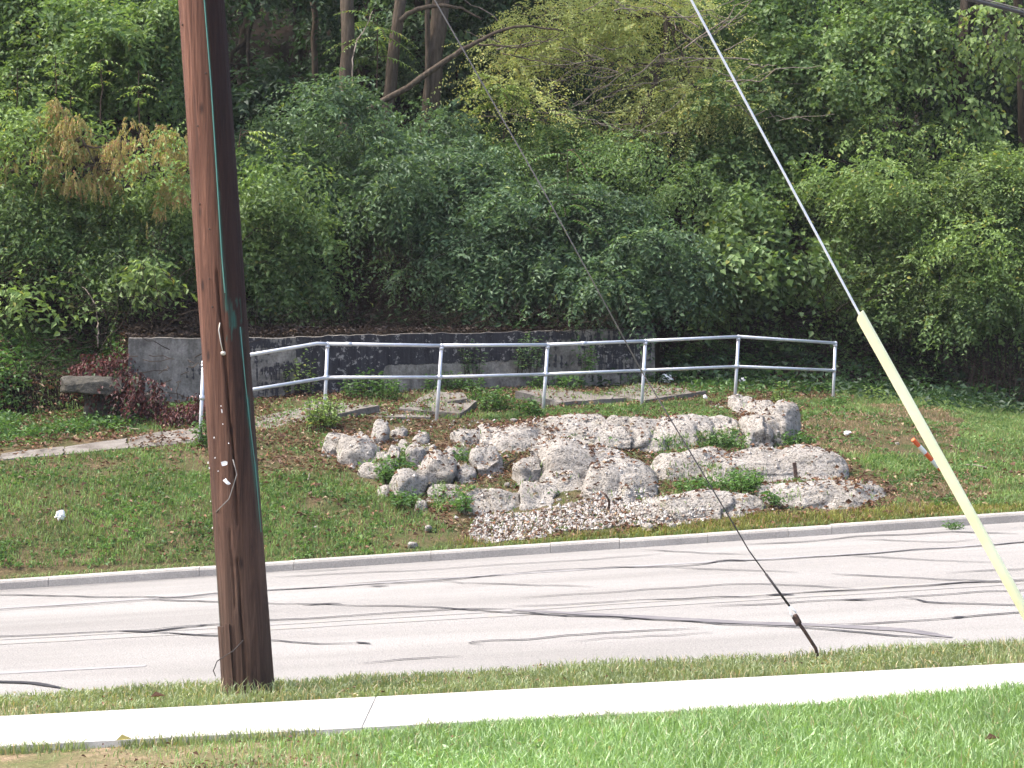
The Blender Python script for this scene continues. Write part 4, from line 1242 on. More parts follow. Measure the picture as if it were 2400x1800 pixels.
# arching limb
t = thing('fallen_limb', P(960, 205, 38), 'long bare limb arching up to the right below the yellow canopy', 'branch')
mb = MB()
def upath(l, y, r, n=5, m=24):
    p = np.array([P(u, v, y) for u, v in l]); s = np.linspace(0, 1, len(p)); ss = np.linspace(0, 1, m)
    c = np.stack([np.interp(ss, s, p[:, q]) for q in range(3)], 1)
    c[:, 1] += np.cumsum(rng.normal(size=m) * .02)
    mb.add(*tube(c + rng.normal(size=(m, 3)) * .006, r, n, wob=.1))
upath([(860, 260), (965, 198), (1030, 152), (1080, 118), (1135, 90), (1180, 68), (1240, 62), (1320, 72)], 37.6, [.06, .05, .03, .015], 8)
upath([(1120, 104), (1170, 108), (1210, 115), (1260, 106), (1310, 85)], 37.6, [.02, .008])
upath([(1205, 128), (1230, 90)], 37.5, [.012, .006])
upath([(1180, 125), (1240, 140), (1330, 160), (1420, 165)], 37.5, [.014, .006])
mb.build('limb', M['bark_grey'], t, smooth=True)
t = thing('bent_branch', P(945, 40, 38.3), 'curved branch springing right from the leaning grey trunk', 'branch')
mb = MB(); upath([(938, 48), (965, 28), (1000, 17), (1040, 14), (1085, 22), (1130, 48)], 38.3, [.05, .04, .015], 7)
mb.build('limb', M['bark_grey'], t, smooth=True)
t = thing('white_sapling', P(825, 200, 36.8), 'thin whitish bare stem curving beside the brown trunk', 'sapling')
mb = MB(); upath([(826, 230), (826, 140), (836, 95), (858, 60), (872, 25)], 36.8, [.016, .007], 6); mb.build('stem', M['twig_pale'], t)
t = thing('bare_sapling', gp(235, 31.5), 'thin pale bare stem arching over the red creeper', 'sapling')
mb = MB(); upath([(231, 815), (232, 770), (228, 720), (212, 690), (192, 672)], 31.4, [.014, .006], 6); mb.build('stem', M['twig_pale'], t)
t = thing('leaning_stem', gp(245, 32), 'brown leaning stem in the dark gap left of the pole', 'sapling')
mb = MB(); upath([(240, 790), (262, 740), (275, 700), (295, 672)], 32, [.022, .015], 6); mb.build('stem', M['bark_dark'], t)
t = thing('leaning_stem', gp(950, 35), 'leaning brown stem in the dark gap behind the wall', 'sapling')
mb = MB(); upath([(948, 760), (970, 738), (1000, 715), (1030, 675), (1050, 645)], 34.8, [.022, .012], 6); mb.build('stem', M['twig'], t)
mb = None

# --- rows of forest behind, each tree its own
FG = 'dark trees on the hillside behind'
bt = [(-350, 43), (-40, 46), (180, 41), (430, 43), (560, 40), (690, 46), (850, 44), (1010, 42.5), (1150, 46), (1300, 43), (1480, 46), (1650, 43), (1800, 46), (1960, 44), (2120, 46.5), (2320, 44), (2520, 47), (2750, 43), (540, 52), (1000, 54), (1500, 54), (2000, 55), (100, 54)]
side = ['far left, outside the pole', 'left edge', 'upper left', 'left of the pole', 'behind the pole', 'right of the pole', 'left of the slim trunks', 'behind the slim trunks', 'right of the slim trunks', 'top centre', 'behind the yellow canopy', 'near the bright guy', 'right of the bright guy', 'upper right', 'beside the twin trunks', 'right edge', 'far right', 'beyond the right edge', 'high behind the pole', 'high at the centre left', 'high at the centre right', 'high at the right', 'high at the left']
for (u, y), sd_ in zip(bt, side):
    ft = gp(u, y)
    vz = 900 - (ft[2] - CAM_Z) * F / y
    lob = []
    for q in range(7):
        lob.append((u + random.uniform(-150, 150), vz - random.uniform(60, 620), y + random.uniform(-1.2, 1.2), random.uniform(110, 170), random.uniform(75, 130), random.uniform(.9, 1.4)))
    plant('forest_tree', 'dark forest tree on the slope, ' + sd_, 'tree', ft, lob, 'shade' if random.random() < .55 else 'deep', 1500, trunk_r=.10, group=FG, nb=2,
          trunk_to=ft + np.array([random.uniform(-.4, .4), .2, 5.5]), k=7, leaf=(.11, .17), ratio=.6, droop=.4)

# --- dead brush below the canopies
mb = MB()
def brush(u0, u1, v0, v1, y0, y1, n, ln=(.5, 1.4), r=.006):
    for _ in range(n):
        u = random.uniform(u0, u1); y = random.uniform(y0, y1); v = random.uniform(v0, v1)
        a = P(u, v, y)
        th = random.uniform(.1, math.pi - .1); l = random.uniform(*ln)
        d = np.array([math.cos(th), random.uniform(-.4, .4), math.sin(th)])
        b_ = a + d * l
        p = wander(a, b_, 6, .07); p[:, 2] -= np.linspace(0, 1, 6) ** 2 * random.uniform(0, .35) * l
        mb.add(*tube(p, [r * random.uniform(.8, 1.8), r * .5], 3, caps=False))
brush(560, 1350, 690, 790, 34.2, 36.5, 420)
brush(560, 1020, 600, 775, 33.8, 36.0, 700, (.4, 1.3), .0045)
brush(560, 1500, 745, 785, 33.2, 34.4, 380, (.3, .8), .004)
brush(650, 1000, 560, 770, 35, 37, 120, (.8, 1.8))
brush(1500, 2050, 660, 880, 35.6, 38.5, 260)
brush(2050, 2450, 760, 960, 36.5, 39, 240)
brush(-300, 480, 640, 860, 30.6, 33.0, 280, (.5, 1.3), .005)
for _ in range(1100):
    u = random.uniform(-250, 1560); y0_ = np.interp(u, UU2, Y3) + random.uniform(.35, 3.4)
    a = gp(u, y0_, -.02); th = random.uniform(.05, math.pi - .05); l = random.uniform(.25, 1.2)
    b_ = a + l * np.array([math.cos(th), random.uniform(-.5, .3), math.sin(th) * .8 + .06])
    p = wander(a, b_, 6, .09); p[:, 2] -= np.linspace(0, 1, 6) ** 2 * random.uniform(0, .3) * l
    r_ = random.uniform(.003, .008)
    mb.add(*tube(p, [r_, r_ * .5], 3, caps=False))
M['dark_twig'] = bark_mat('old_dark_twig', (0.014, 0.010, 0.008), (0.045, 0.032, 0.024))  # darker copy of the twig colour, with the hollow's shade painted in
o = mb.build('dead_brush', M['dark_twig'], kind='stuff'); o['label'] = 'tangle of dead brown twigs under the shrubs'
mb = MB()
for _ in range(150):
    u = random.uniform(2235, 2460); y = random.uniform(36.3, 38)
    a = gp(u, y, -.02)
    b_ = a + np.array([random.uniform(-.25, .35), random.uniform(-.2, .2), random.uniform(.35, 1.15)])
    mb.add(*tube(wander(a, b_, 5, .05), [.006, .003], 3, caps=False))
o = mb.build('dry_stalks', M['twig'], kind='stuff'); o['label'] = 'dry grass stalks at the forest edge, right'

# --- low undergrowth along the wood edge (leafy ground cover)
def scatter_px(n, u0, u1, v0, v1, cond=None, bvh=None):
    xs_, out = 0, []
    y_lo, y_hi = 24.1, 40.0
    x = rng.uniform((u0 - 1200) * y_hi / F, (u1 - 1200) * y_hi / F, n * 4)
    y = rng.uniform(y_lo, y_hi, n * 4)
    z = bank_z(x, y)
    p = np.stack([x, y, z], 1)
    u, v = to_uv(p)
    k = (u > u0) & (u < u1) & (v > v0) & (v < v1)
    if cond is not None: k &= cond(u, v)
    return p[k][:n]

def ground_leaves(pos, n_per, rad, hgt, leaf, ratio, lm, name, label, parent=None):
    """low leafy plants: a few leaves fanning out around each point"""
    n = len(pos)
    c = np.repeat(pos, n_per, axis=0)
    m_ = len(c)
    a = rng.random(m_) * 2 * math.pi
    q = rng.random(m_) ** .5
    off = np.stack([np.cos(a) * q * rad, np.sin(a) * q * rad, hgt * rng.random(m_) * (1.15 - q)], 1)
    d = norm(np.stack([np.cos(a), np.sin(a), rng.uniform(-.3, .7, m_)], 1) + rng.normal(size=(m_, 3)) * .4)
    ln = rng.uniform(*leaf, m_)
    V, fs = leaves_mesh(c + off, d, np.array([0, 0, 1.0]) + rng.normal(size=(m_, 3)) * .5, ln, ln * ratio)
    o = obj(name, V, fs, lm, parent, kind='stuff')
    if parent is None: o['label'] = label
    return o

def dens(n0, u0, u1, v0, v1, cond, area_y=(24.1, 40)):
    return scatter_px(n0, u0, u1, v0, v1, cond)

# wood-edge undergrowth
p1 = scatter_px(12000, -500, 330, 760, 1010, lambda u, v: v < np.interp(u, [0, 330], [1045, 1000]))
p2 = scatter_px(4200, 1530, 2900, 700, 960, lambda u, v: v < np.interp(u, UU2, V2) - 14)
ground_leaves(np.concatenate([p1, p2]), 3, .10, .16, (.06, .10), .55, L['weed'], 'undergrowth', 'low green undergrowth at the edge of the woods')
hx = rng.uniform(-16, 18, 26000); hy = rng.uniform(33.5, 60, 26000)
hz = bank_z(hx, hy)
kk_ = fbm(np.stack([hx, hy, hz], 1), 3, .6) > .44
hp = np.stack([hx, hy, hz], 1)[kk_]
hp = hp[np.argsort(hp[:, 1] + rng.random(len(hp)) * 14)]
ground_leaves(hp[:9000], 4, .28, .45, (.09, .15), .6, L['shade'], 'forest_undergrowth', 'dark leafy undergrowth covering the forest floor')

# weeds along the wall foot, each clump its own plant
WG = 'weed clumps on the old footpath'
def clump(label, u, v, w_, h_, n, lm='weed', leaf=(.045, .085), ratio=.5, y=None):
    p = hit(u, v) if y is None else P(u, v, y)
    t = thing('weed_clump', p, label, 'weed', WG)
    s = p[1] / F
    k = max(4, int(n / 9))
    st = np.stack([p[0] + rng.uniform(-.5, .5, k) * w_ * s * .7, p[1] + rng.uniform(-.22, .25, k), np.full(k, p[2])], 1)
    Vl, Fl, cnt = [], [], 0
    mb = MB()
    for q in st:
        hh = h_ * s * random.uniform(.55, 1.05) * (1 - abs(q[0] - p[0]) / (w_ * s) * .8)
        top = q + np.array([random.uniform(-.12, .12), random.uniform(-.1, .1), hh])
        mb.add(*tube(wander(q - np.array([0, 0, .03]), top, 4, .06), [.004, .002], 3, caps=False))
        m_ = 11
        tt = np.linspace(.15, 1, m_)
        b = q + (top - q) * tt[:, None]
        a = rng.random(m_) * 6.28
        d = np.stack([np.cos(a), np.sin(a), rng.uniform(-.35, .5, m_)], 1)
        ln = rng.uniform(*leaf, m_)
        b = b + norm(d) * .02
        V, fs = leaves_mesh(b, d, np.array([0, 0, 1.0]) + rng.normal(size=(m_, 3)) * .4, ln, ln * ratio)
        Vl.append(V); Fl.append(fs[0] + cnt); cnt += len(V)
    mb.build('stems', M['bark_dark'], t, kind='stuff')
    obj('foliage', np.concatenate(Vl), [np.concatenate(Fl)], L[lm], t, kind='stuff')
clump('thick weeds along the wall foot right of the second rail post', 870, 938, 190, 75, 620)
clump('low weeds along the wall foot between third and fourth posts', 1060, 918, 200, 50, 420)
clump('weeds along the wall foot right of the fourth rail post', 1290, 912, 180, 45, 300)
clump('weeds at the right end of the wall, beside white litter', 1500, 902, 120, 35, 170)
clump('pale tall weed against the wall left of the second post', 705, 925, 100, 110, 330, 'fresh')
clump('bright clump growing around the base of the second post', 752, 1004, 95, 85, 420, 'fresh')
clump('dark clump at the base of the first rail post', 488, 1046, 50, 75, 260)
clump('rounded feathery weed between third and fourth posts', 1160, 966, 95, 62, 400)
clump('low feathery weed left of the fourth rail post base', 1240, 976, 70, 52, 230)
clump('thin weed left of the tilted slab edge', 1110, 944, 60, 40, 120)
clump('thin upright weed beside the greenish block', 1835, 948, 55, 48, 130, 'fresh')
clump('vine clump climbing the wall right of the third post', 1108, 880, 60, 90, 240, 'deep', y=33.0)
clump('ivy clump climbing the wall right of the fourth post', 1235, 870, 80, 100, 300, 'deep', y=33.3)
clump('sparse vine on the wall left of the fifth post', 1360, 880, 90, 90, 160, 'weed', y=33.7)
clump('tuft of green leaves in the gap of the left rocks', 945, 1118, 42, 46, 190)
clump('tuft of green leaves beside the round central boulder', 1078, 1092, 44, 42, 140)
clump('bushy weed at the left end of the lower ledge', 1088, 1200, 34, 42, 150)
clump('leafy tuft over the smooth white boulder at lower left', 905, 1130, 48, 48, 180)
clump('low green weed below the smooth white boulder', 950, 1188, 60, 40, 200)
clump('big soft green tuft at the foot of the middle right ledge', 1745, 1160, 105, 62, 480)
clump('green weed left of the big tuft below the right ledge', 1640, 1158, 100, 44, 280)
clump('green weed on top of the ledge under the greenish block', 1690, 1052, 110, 42, 300)
clump('leafy weed at the right foot of the greenish block', 1860, 1050, 100, 46, 260)
clump('bluish weed at the left end of the lowest right slab', 1815, 1186, 46, 44, 150)
clump('small weed growing in the kerb gap near the yellow guard', 2235, 1246, 55, 30, 130, leaf=(.03, .055))
clump('weed with broad leaves on the upper right of the bank', 2050, 940, 60, 40, 110, 'fresh')
clump('dark low weed at the foot of the last rail post', 1962, 950, 48, 22, 120)

# red creeper over the old stones
t = thing('red_creeper', gp(330, 29.8), 'dark red creeper sprawling over the old stone slabs', 'creeper')
lw = px_lobes([(330, 905, 29.7, 110, 40, .5), (400, 960, 29.2, 80, 40, .4), (300, 850, 30.3, 90, 25, .4), (440, 880, 30.2, 40, 60, .4), (240, 855, 30.0, 50, 20, .4), (350, 975, 29.0, 100, 25, .35), (330, 815, 30.6, 60, 25, .25), (440, 900, 29.9, 50, 50, .4), (450, 960, 29.2, 50, 40, .3)])
(V, fs), *_ = lobe_leaves(lw, 950, k=7, tw=(.15, .35), leaf=(.045, .08), ratio=.6, droop=1.0, pend=.6, gap=.46, spray=.13)
obj('foliage', V, fs, L['red'], t, kind='stuff')
mb = MB()
for _ in range(40):
    a = P(random.uniform(230, 450), random.uniform(830, 980), 29.6); mb.add(*tube(wander(a, a + np.array([random.uniform(-.4, .4), random.uniform(-.1, .2), random.uniform(-.25, .1)]), 5, .1), .006, 3))
mb.build('stems', M['twig'], t, kind='stuff')
# old concrete bench-like remains
bp = P(215, 975, 29.2)
t = thing('stone_bench', bp, 'broken grey concrete slab resting on a block, left of the creeper', 'stone bench')
def stone_block(name, u, v, y, sx, sy, sz, seed, rz=.1, ry=0.0):
    V, Fc = rock_mesh(P(u, v, y), sx, sy, sz, 5, 14, .10, seed=seed, rz=rz, ry=ry)
    obj(name, V, [Fc], M['old'], t, smooth=True)
stone_block('slab_top', 216, 903, 29.5, .86, .75, .23, 1.3, .1, .04)
stone_block('support', 240, 952, 29.6, .50, .45, .50, 5.1)
stone_block('slab_top', 300, 900, 29.9, .40, .5, .20, 7.7, -.1, .08)
stone_block('support', 350, 955, 29.9, .36, .4, .45, 9.2, -.1)

# ------------------------------------------------------------------ pipe railing
posts = [((468, 1044), (477, 850), 27.6), ((760, 978), (768, 806), 28.6), ((1023, 990), (1035, 810), 29.2), ((1272, 972), (1284, 808), 30.2), ((1503, 960), (1513, 799), 31.0), ((1722, 940), (1731, 789), 31.9), ((1952, 943), (1958, 804), 33.4)]
mids = [932, 885, 884, 877, 868, 859, 868]
rail = thing('pipe_railing', P(1272, 972, 30.2), 'galvanised two-rail pipe railing standing along the old footpath', 'railing')
tops, mid3 = [], []
for (b, tp, y), mv in zip(posts, mids):
    bb = P(*b, y); tt = P(*tp, y); bb = bb - (tt - bb) * .15
    f_ = (mv - b[1]) / (tp[1] - b[1]); mm = P(*b, y) * (1 - f_) + tt * f_
    tops.append(tt); mid3.append(mm)
    o = obj('post', *tube([bb, bb * .5 + tt * .5, tt], .0235, 12), M['galvanised'], rail, smooth=True)
    mb = MB()
    dd = norm(tt - bb)
    obj('fitting', *tube([tt - dd * .055, tt - dd * .02], .030, 12), M['galvanised'], rail, smooth=True); obj('fitting', *tube([mm - dd * .032, mm + dd * .032], .0305, 12), M['galvanised'], rail, smooth=True)
    pass
bend = tops[1] * .91 + tops[0] * .09; bend[2] = (tops[1][2]) + .003
bendm = mid3[1] * .96 + mid3[0] * .04
seg = [[tops[0], bend, tops[1]]] + [[tops[i_], tops[i_ + 1]] for i_ in range(1, 6)]
for sgm in seg: obj('top_rail', *tube(sgm, .0235, 12), M['galvanised'], rail, smooth=True)
for q in tops: obj('elbow', *((lambda D: (D[0] * .031 + q, [D[1]]))(ico(2))), M['galvanised'], rail, smooth=True)
for i_ in range(6): obj('middle_rail', *tube([mid3[i_], mid3[i_ + 1]], .0225, 12), M['galvanised'], rail, smooth=True)
for (a_, k_) in ((3, .36), (1, .18)):
    c = tops[a_] * (1 - k_) + tops[a_ + 1] * k_; d = norm(tops[a_ + 1] - tops[a_])
    obj('coupling', *tube([c - d * .04, c + d * .04], .029, 12), M['galvanised'], rail, smooth=True)

# ------------------------------------------------------------------ utility pole
PY = 14.15
pb = P(584, 1616, PY); p0 = P(472, 0, PY)
ax = norm(p0 - pb)
HP = 11.0
pole = thing('utility_pole', pb, 'tall leaning reddish-brown wooden utility pole on the grass verge', 'utility pole')
nr, na = 420, 120
hh = np.linspace(-0.5, HP, nr)
th = np.arange(na) * 2 * math.pi / na                     # 0 = +x, 3pi/2 = towards the camera
rad = np.interp(hh, [-.5, 0, 4.56, HP], [.170, .166, .151, .130])
xa = norm(np.array([1, 0, 0]) - ax * ax[0]); ya = np.cross(ax, xa)
H2, T2 = np.meshgrid(hh, th, indexing='ij')
# screen offset across the pole, -1 left edge .. +1 right edge as seen from the road's lawn side
front = np.sin(T2) < 0
sx_ = np.cos(T2)
pN = np.stack([np.cos(T2) * 2.2, np.sin(T2) * 2.2, H2 * .45], -1).reshape(-1, 3)
rgh = (fbm(pN, 4, 2.2) - .5).reshape(H2.shape) * .014
pN2 = np.stack([np.cos(T2) * 14, np.sin(T2) * 14, H2 * .5], -1).reshape(-1, 3)
rgh += (fbm(pN2, 3, 1.0) - .5).reshape(H2.shape) * .007
# height of photograph rows on the pole
def hv(v): return (1616 - v) / (1616 - 0.0) * np.linalg.norm(p0 - pb)
def groove(pts, depth, wdt):
    hs = np.array([hv(p[0]) for p in pts]); ss = np.array([p[1] for p in pts])
    o_ = np.argsort(hs); hs, ss = hs[o_], ss[o_]
    line = np.interp(H2, hs, ss) + .012 * np.sin(H2 * 9)
    k = np.exp(-((sx_ - line) / wdt) ** 2) * front * (H2 > hs[0]) * (H2 < hs[-1])
    return -depth * k
R2 = rad[:, None] + rgh
R2 += groove([(640, -.02), (760, .02), (900, .10), (1050, .14), (1150, .15), (1222, .13)], .030, .030)
R2 += groove([(1300, .0), (1400, .02), (1520, .02), (1616, .02), (1640, .02)], .028, .032)
R2 += groove([(1235, -.22), (1280, -.25), (1330, -.2), (1420, -.22)], .014, .03)
R2 += groove([(1480, -.62), (1560, -.60), (1640, -.58)], .012, .03)
R2 += groove([(0, .28), (200, .33), (420, .28), (600, .24)], .006, .03)
# ring-shaped saw nicks
R2 -= .004 * np.exp(-((H2 - hv(1318)) / .006) ** 2) * front * (np.abs(sx_) < .35)
cen = pb + ax * H2[..., None]
Vp = cen + R2[..., None] * (np.cos(T2)[..., None] * xa + np.sin(T2)[..., None] * ya)
i = np.arange(nr - 1)[:, None] * na; j = np.arange(na)[None, :]; k = (j + 1) % na
Qp = np.stack([i + j, i + k, i + na + k, i + na + j], -1).reshape(-1, 4)
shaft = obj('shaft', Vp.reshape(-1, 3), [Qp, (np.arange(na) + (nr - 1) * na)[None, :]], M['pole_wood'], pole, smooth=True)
# copper-salt stain beside the ground wire, shaped on the wood
wire_l = [(-2000, .17), (0, .27), (200, .30), (400, .28), (600, .25), (700, .28), (760, .34)]
def lineval(pts):
    hs = np.array([hv(p[0]) for p in pts]); ss = np.array([p[1] for p in pts]); o_ = np.argsort(hs)
    return np.interp(H2, hs[o_], ss[o_]), hs.min(), hs.max()
l1, a1, b1 = lineval(wire_l)
nz = (fbm(np.stack([T2.ravel() * 6, H2.ravel() * 5, H2.ravel() * 0], 1), 3, 1.4)).reshape(H2.shape)
wid = .035 + .06 * np.clip((hv(330) - H2) / 1.2, 0, 1)
st = np.exp(-((sx_ - l1) / wid) ** 2) * front * (H2 > hv(735)) * (.55 + nz)
l2, *_ = lineval([(770, .78), (900, .80), (1000, .86), (1100, .93), (1250, .95)])
st = np.maximum(st, np.exp(-((sx_ - l2) / .075) ** 2) * front * (H2 < hv(770)) * (H2 > hv(1260)) * np.clip((H2 - hv(1260)) / .5, 0, 1) * (.5 + nz) * np.clip((nz - .36) * 6, .1, 1))
spl = (nz > .60) & front & (H2 < hv(700)) & (H2 > hv(800)) & (sx_ > .2) & (sx_ < .85)
st = np.maximum(st, spl * .8)
left_st = np.exp(-((sx_ + .98) / .06) ** 2) * front * (H2 < hv(1300)) * (H2 > hv(1480)) * .7
st = np.clip(np.maximum(st, left_st), 0, 1)
at = shaft.data.attributes.new('stain', 'FLOAT', 'POINT'); at.data.foreach_set('value', st.ravel().astype(np.float32))
painted_shade = 1 / (1 + np.exp(-(sx_ - l1 - .02) / .025))  # painted shade side, right of the wire line, weaker towards the foot
painted_shade = painted_shade * np.clip((H2 - hv(1500)) / 2.5, .25, 1) * .9
at = shaft.data.attributes.new('oil', 'FLOAT', 'POINT'); at.data.foreach_set('value', painted_shade.ravel().astype(np.float32))
def on_pole(v, s, out=0.0):
    """point on the pole's lawn-side face: photograph row v, s from -1 (left) to 1 (right)"""
    h_ = hv(v); r_ = np.interp(h_, [-.5, 0, 4.56, HP], [.170, .166, .151, .130]) + out
    return pb + ax * h_ + xa * s * r_ - ya * math.sqrt(max(0, 1 - s * s)) * r_
gw = [on_pole(v, s, .002) for v, s in ((-2500, .15), (-1000, .22), (0, .25), (200, .29), (400, .27), (600, .24), (690, .26))]
s_ = np.linspace(0, 1, len(gw)); ss = np.linspace(0, 1, 60); gw = np.array(gw)
gwp = np.stack([np.interp(ss, s_, gw[:, q]) for q in range(3)], 1)
M['copper'] = mat('green_copper_wire', lambda t: pbsdf(t, (0.10, 0.25, 0.21), 0.7))
obj('ground_wire', *tube(gwp, .0045, 6), M['copper'], pole, smooth=True)
gw = np.array([on_pole(v, s, .0) for v, s in ((770, .76), (900, .80), (1000, .86), (1100, .93), (1250, .96))])
obj('ground_wire', *tube(gw, .0035, 6), M['copper'], pole, smooth=True)
obj('loose_wire', *tube([on_pole(758, -.02, .004), on_pole(775, -.07, .02), on_pole(800, -.03, .025), on_pole(826, .02, .02)], .0035, 6), M['tin'], pole, smooth=True)
obj('insulator_knob', *((lambda D: (D[0] * np.array([.018, .018, .015]) + on_pole(829, .03, .012), [D[1]]))(ico(2))), M['tin'], pole, smooth=True)
obj('loose_wire', *tube([on_pole(1075, .12, .004), on_pole(1092, .17, .02), on_pole(1110, .22, .03), on_pole(1135, .08, .03), on_pole(1165, -.10, .03), on_pole(1178, -.35, .02), on_pole(1195, -.72, .006)], .0035, 6), M['dull_strand'], pole, smooth=True)
obj('loose_wire', *tube([on_pole(1493, .05, .004), on_pole(1515, -.3, .03), on_pole(1540, -.85, .05), P(504, 1562, PY - .03), P(500, 1572, PY - .03), P(505, 1584, PY)], .0035, 6), M['dark_strand'], pole, smooth=True)
def scrap(v, s, w_, h_, rot):
    c = on_pole(v, s, .006)
    n = 4
    V = []
    for yy in range(n):
        for xx in range(n):
            a_, b_ = (xx / (n - 1) - .5) * w_, (yy / (n - 1) - .5) * h_
            e = 1 - .35 * (abs(a_ / w_) + abs(b_ / h_)) * random.random()
            ca, sa = math.cos(rot), math.sin(rot)
            V.append(c + xa * (a_ * ca - b_ * sa) * e + ax * (a_ * sa + b_ * ca) * e - ya * random.uniform(0, .014))
    obj('paper_scrap', V, [grid_faces(n, n)], M['white'], pole)
scrap(1083, -.22, .045, .034, .2)
scrap(1126, -.18, .052, .026, -.9)
for v, s, w_, h_ in ((962, -.18, .008, .03), (950, -.2, .007, .009), (992, -.18, .008, .009), (1022, -.58, .007, .012), (1037, .0, .008, .008), (1069, -.6, .008, .01), (1080, -.95, .012, .014), (1092, -.9, .010, .016), (1170, -.96, .006, .01), (1232, -.97, .006, .012), (1100, -.5, .008, .008)):
    scrap(v, s, w_, h_, random.uniform(-.3, .3))
for v, s in ((60, -.82), (180, .1), (300, -.4), (655, -.35), (720, -.3), (540, -.2), (480, -.55)):
    obj('nail', *((lambda D: (D[0] * .008 + on_pole(v, s, .001), [D[1]]))(ico(1))), M['rust'], pole)
# nailed patch board near the foot
mb = MB()
for s0, s1, v0, v1 in ((-.97, -.70, 1462, 1632), (-.69, -.46, 1455, 1628)):
    q = []
    for v in (v0, (v0 + v1) / 2, v1):
        for s in (s0, (s0 + s1) / 2, s1):
            q.append(on_pole(v, s, .014 + random.uniform(-.002, .002)))
    q = np.array(q); back = q * 1.0
    back = np.array([on_pole(v, s, -.01) for v in (v0, (v0 + v1) / 2, v1) for s in (s0, (s0 + s1) / 2, s1)])
    V = np.concatenate([q, back])
    ring = np.array([0, 1, 2, 5, 8, 7, 6, 3]); nx2 = np.roll(ring, -1)
    mb = MB(); mb.add(V, [grid_faces(3, 3), np.stack([ring, ring + 9, nx2 + 9, nx2], 1)])
    o = mb.build('patch_board', M['pole_wood'], pole)
# cross-arm hardware above the frame
V, fs = box(pb + ax * 10.4 - ya * .17, 2.4, .1, .12, ry=-.07, bev=.01); obj('crossarm', V, fs, M['pole_wood'], pole)
# ------------------------------------------------------------------ guy wires and cable
anchor1 = P(1920, 1536, 14.55)
att1 = pb + ax * 7.6
t = thing('thin_guy_wire', anchor1, 'thin grey guy wire running down to a rod in the verge, centre', 'guy wire')
up1 = [P(1866, 1450, 14.5), P(1850, 1420, 14.5), P(1795, 1345, 14.48), P(1755, 1290, 14.46), P(1730, 1247, 14.45), P(1505, 872, 14.36), P(1270, 440, 14.28), P(1036, 30, 14.2), att1]
c = np.array(up1)
obj('cable', *tube(c[5:], .0047, 7), M['dull_strand'], t, smooth=True)
obj('lower_cable', *tube(np.concatenate([c[2:6]]), .0047, 7), M['dark_strand'], t, smooth=True)
obj('grip', *tube(c[[1, 2]], .0085, 8), M['dark_strand'], t, smooth=True)
obj('rod', *tube([anchor1 - np.array([0, 0, .05]), P(1912, 1520, 14.54), P(1885, 1478, 14.52), P(1872, 1460, 14.51)], .0125, 8), M['rust'], t, smooth=True)
obj('loop', *tube([P(1850, 1420, 14.5), P(1853, 1440, 14.48), P(1863, 1453, 14.5), P(1871, 1447, 14.51), P(1863, 1432, 14.5), P(1850, 1420, 14.5)], .006, 6), M['steel'], t, smooth=True)
V, fs = box(P(1867, 1452, 14.5), .045, .04, .075, ry=-.5, bev=.012); obj('clamp', V, fs, M['rust'], t)

anchor2 = P(2478, 1570, 14.6)
att2 = pb + ax * 10.2
t = thing('guarded_guy_wire', anchor2, 'bright guy wire sheathed in a long pale yellow plastic guard', 'guy wire')
g0 = P(2012, 732, 14.42); g1 = P(2420, 1466, 14.58)
obj('cable', *tube([anchor2, P(2412, 1440, 14.58), g0, P(1620, 0, 14.3), att2], .0085, 8), M['steel'], t, smooth=True)
# guard: tube with an open slot and a cut-back lip at its top
d = norm(g1 - g0); sd_ = norm(np.cross(d, [0, 1, 0])); fr_ = np.cross(sd_, d)
if fr_[1] > 0: fr_ = -fr_; 
n = 16; m_ = 30
V = []
for i_ in range(m_):
    tpos = i_ / (m_ - 1)
    for j in range(n):
        a_ = math.pi * (-.95 + 1.9 * j / (n - 1))
        r_ = .036 if tpos < .97 else .038
        st_ = 0
        if i_ == 0: st_ = .05 * (1 - math.cos(a_ - .8)) / 2
        V.append(g0 + d * (np.linalg.norm(g1 - g0) * tpos + st_) + (sd_ * math.sin(a_) + fr_ * math.cos(a_)) * r_)
V = np.array(V)
cen = np.repeat(np.array([g0 + d * np.linalg.norm(g1 - g0) * (i_ / (m_ - 1)) for i_ in range(m_)]), n, axis=0)
Vi = cen + (V - cen) * .88
Gf = grid_faces(n, m_)
rim0 = np.arange(n - 1)
tot = len(V)
fs = [Gf, Gf[:, ::-1] + tot, np.stack([rim0, rim0 + tot, rim0 + 1 + tot, rim0 + 1], 1)]
e0 = np.arange(m_ - 1) * n; e1 = e0 + n - 1
fs += [np.stack([e0, e0 + n, e0 + n + tot, e0 + tot], 1), np.stack([e1, e1 + tot, e1 + n + tot, e1 + n], 1)]
obj('guard', np.concatenate([V, Vi]), fs, M['guard'], t, smooth=False)
V, fs = box(g0 + d * .03 + fr_ * .012 + sd_ * 0, .03, .03, .02, bev=.006); obj('clip', V, fs, M['guard'], t)

t = thing('overhead_cable', pb + ax * 6.0, 'thick dark overhead cable crossing the upper right corner', 'cable')
a_ = pb + ax * 6.0; mid_ = P(2280, 0, 14.15); e_ = P(2400, 31, 14.15)
pts = [a_]
far_e = e_ + (e_ - mid_) / np.linalg.norm(e_ - mid_) * 9
for q in np.linspace(.1, 1, 8): pts.append(a_ * (1 - q) + mid_ * q - np.array([0, 0, .12 * math.sin(math.pi * q)]))
pts += [e_, far_e]
obj('jacket', *tube(pts, .0135, 8), M['cable'], t, smooth=True)
obj('messenger', *tube(np.array(pts) + np.array([0, 0, .022]), .005, 6), M['dull_strand'], t, smooth=True)

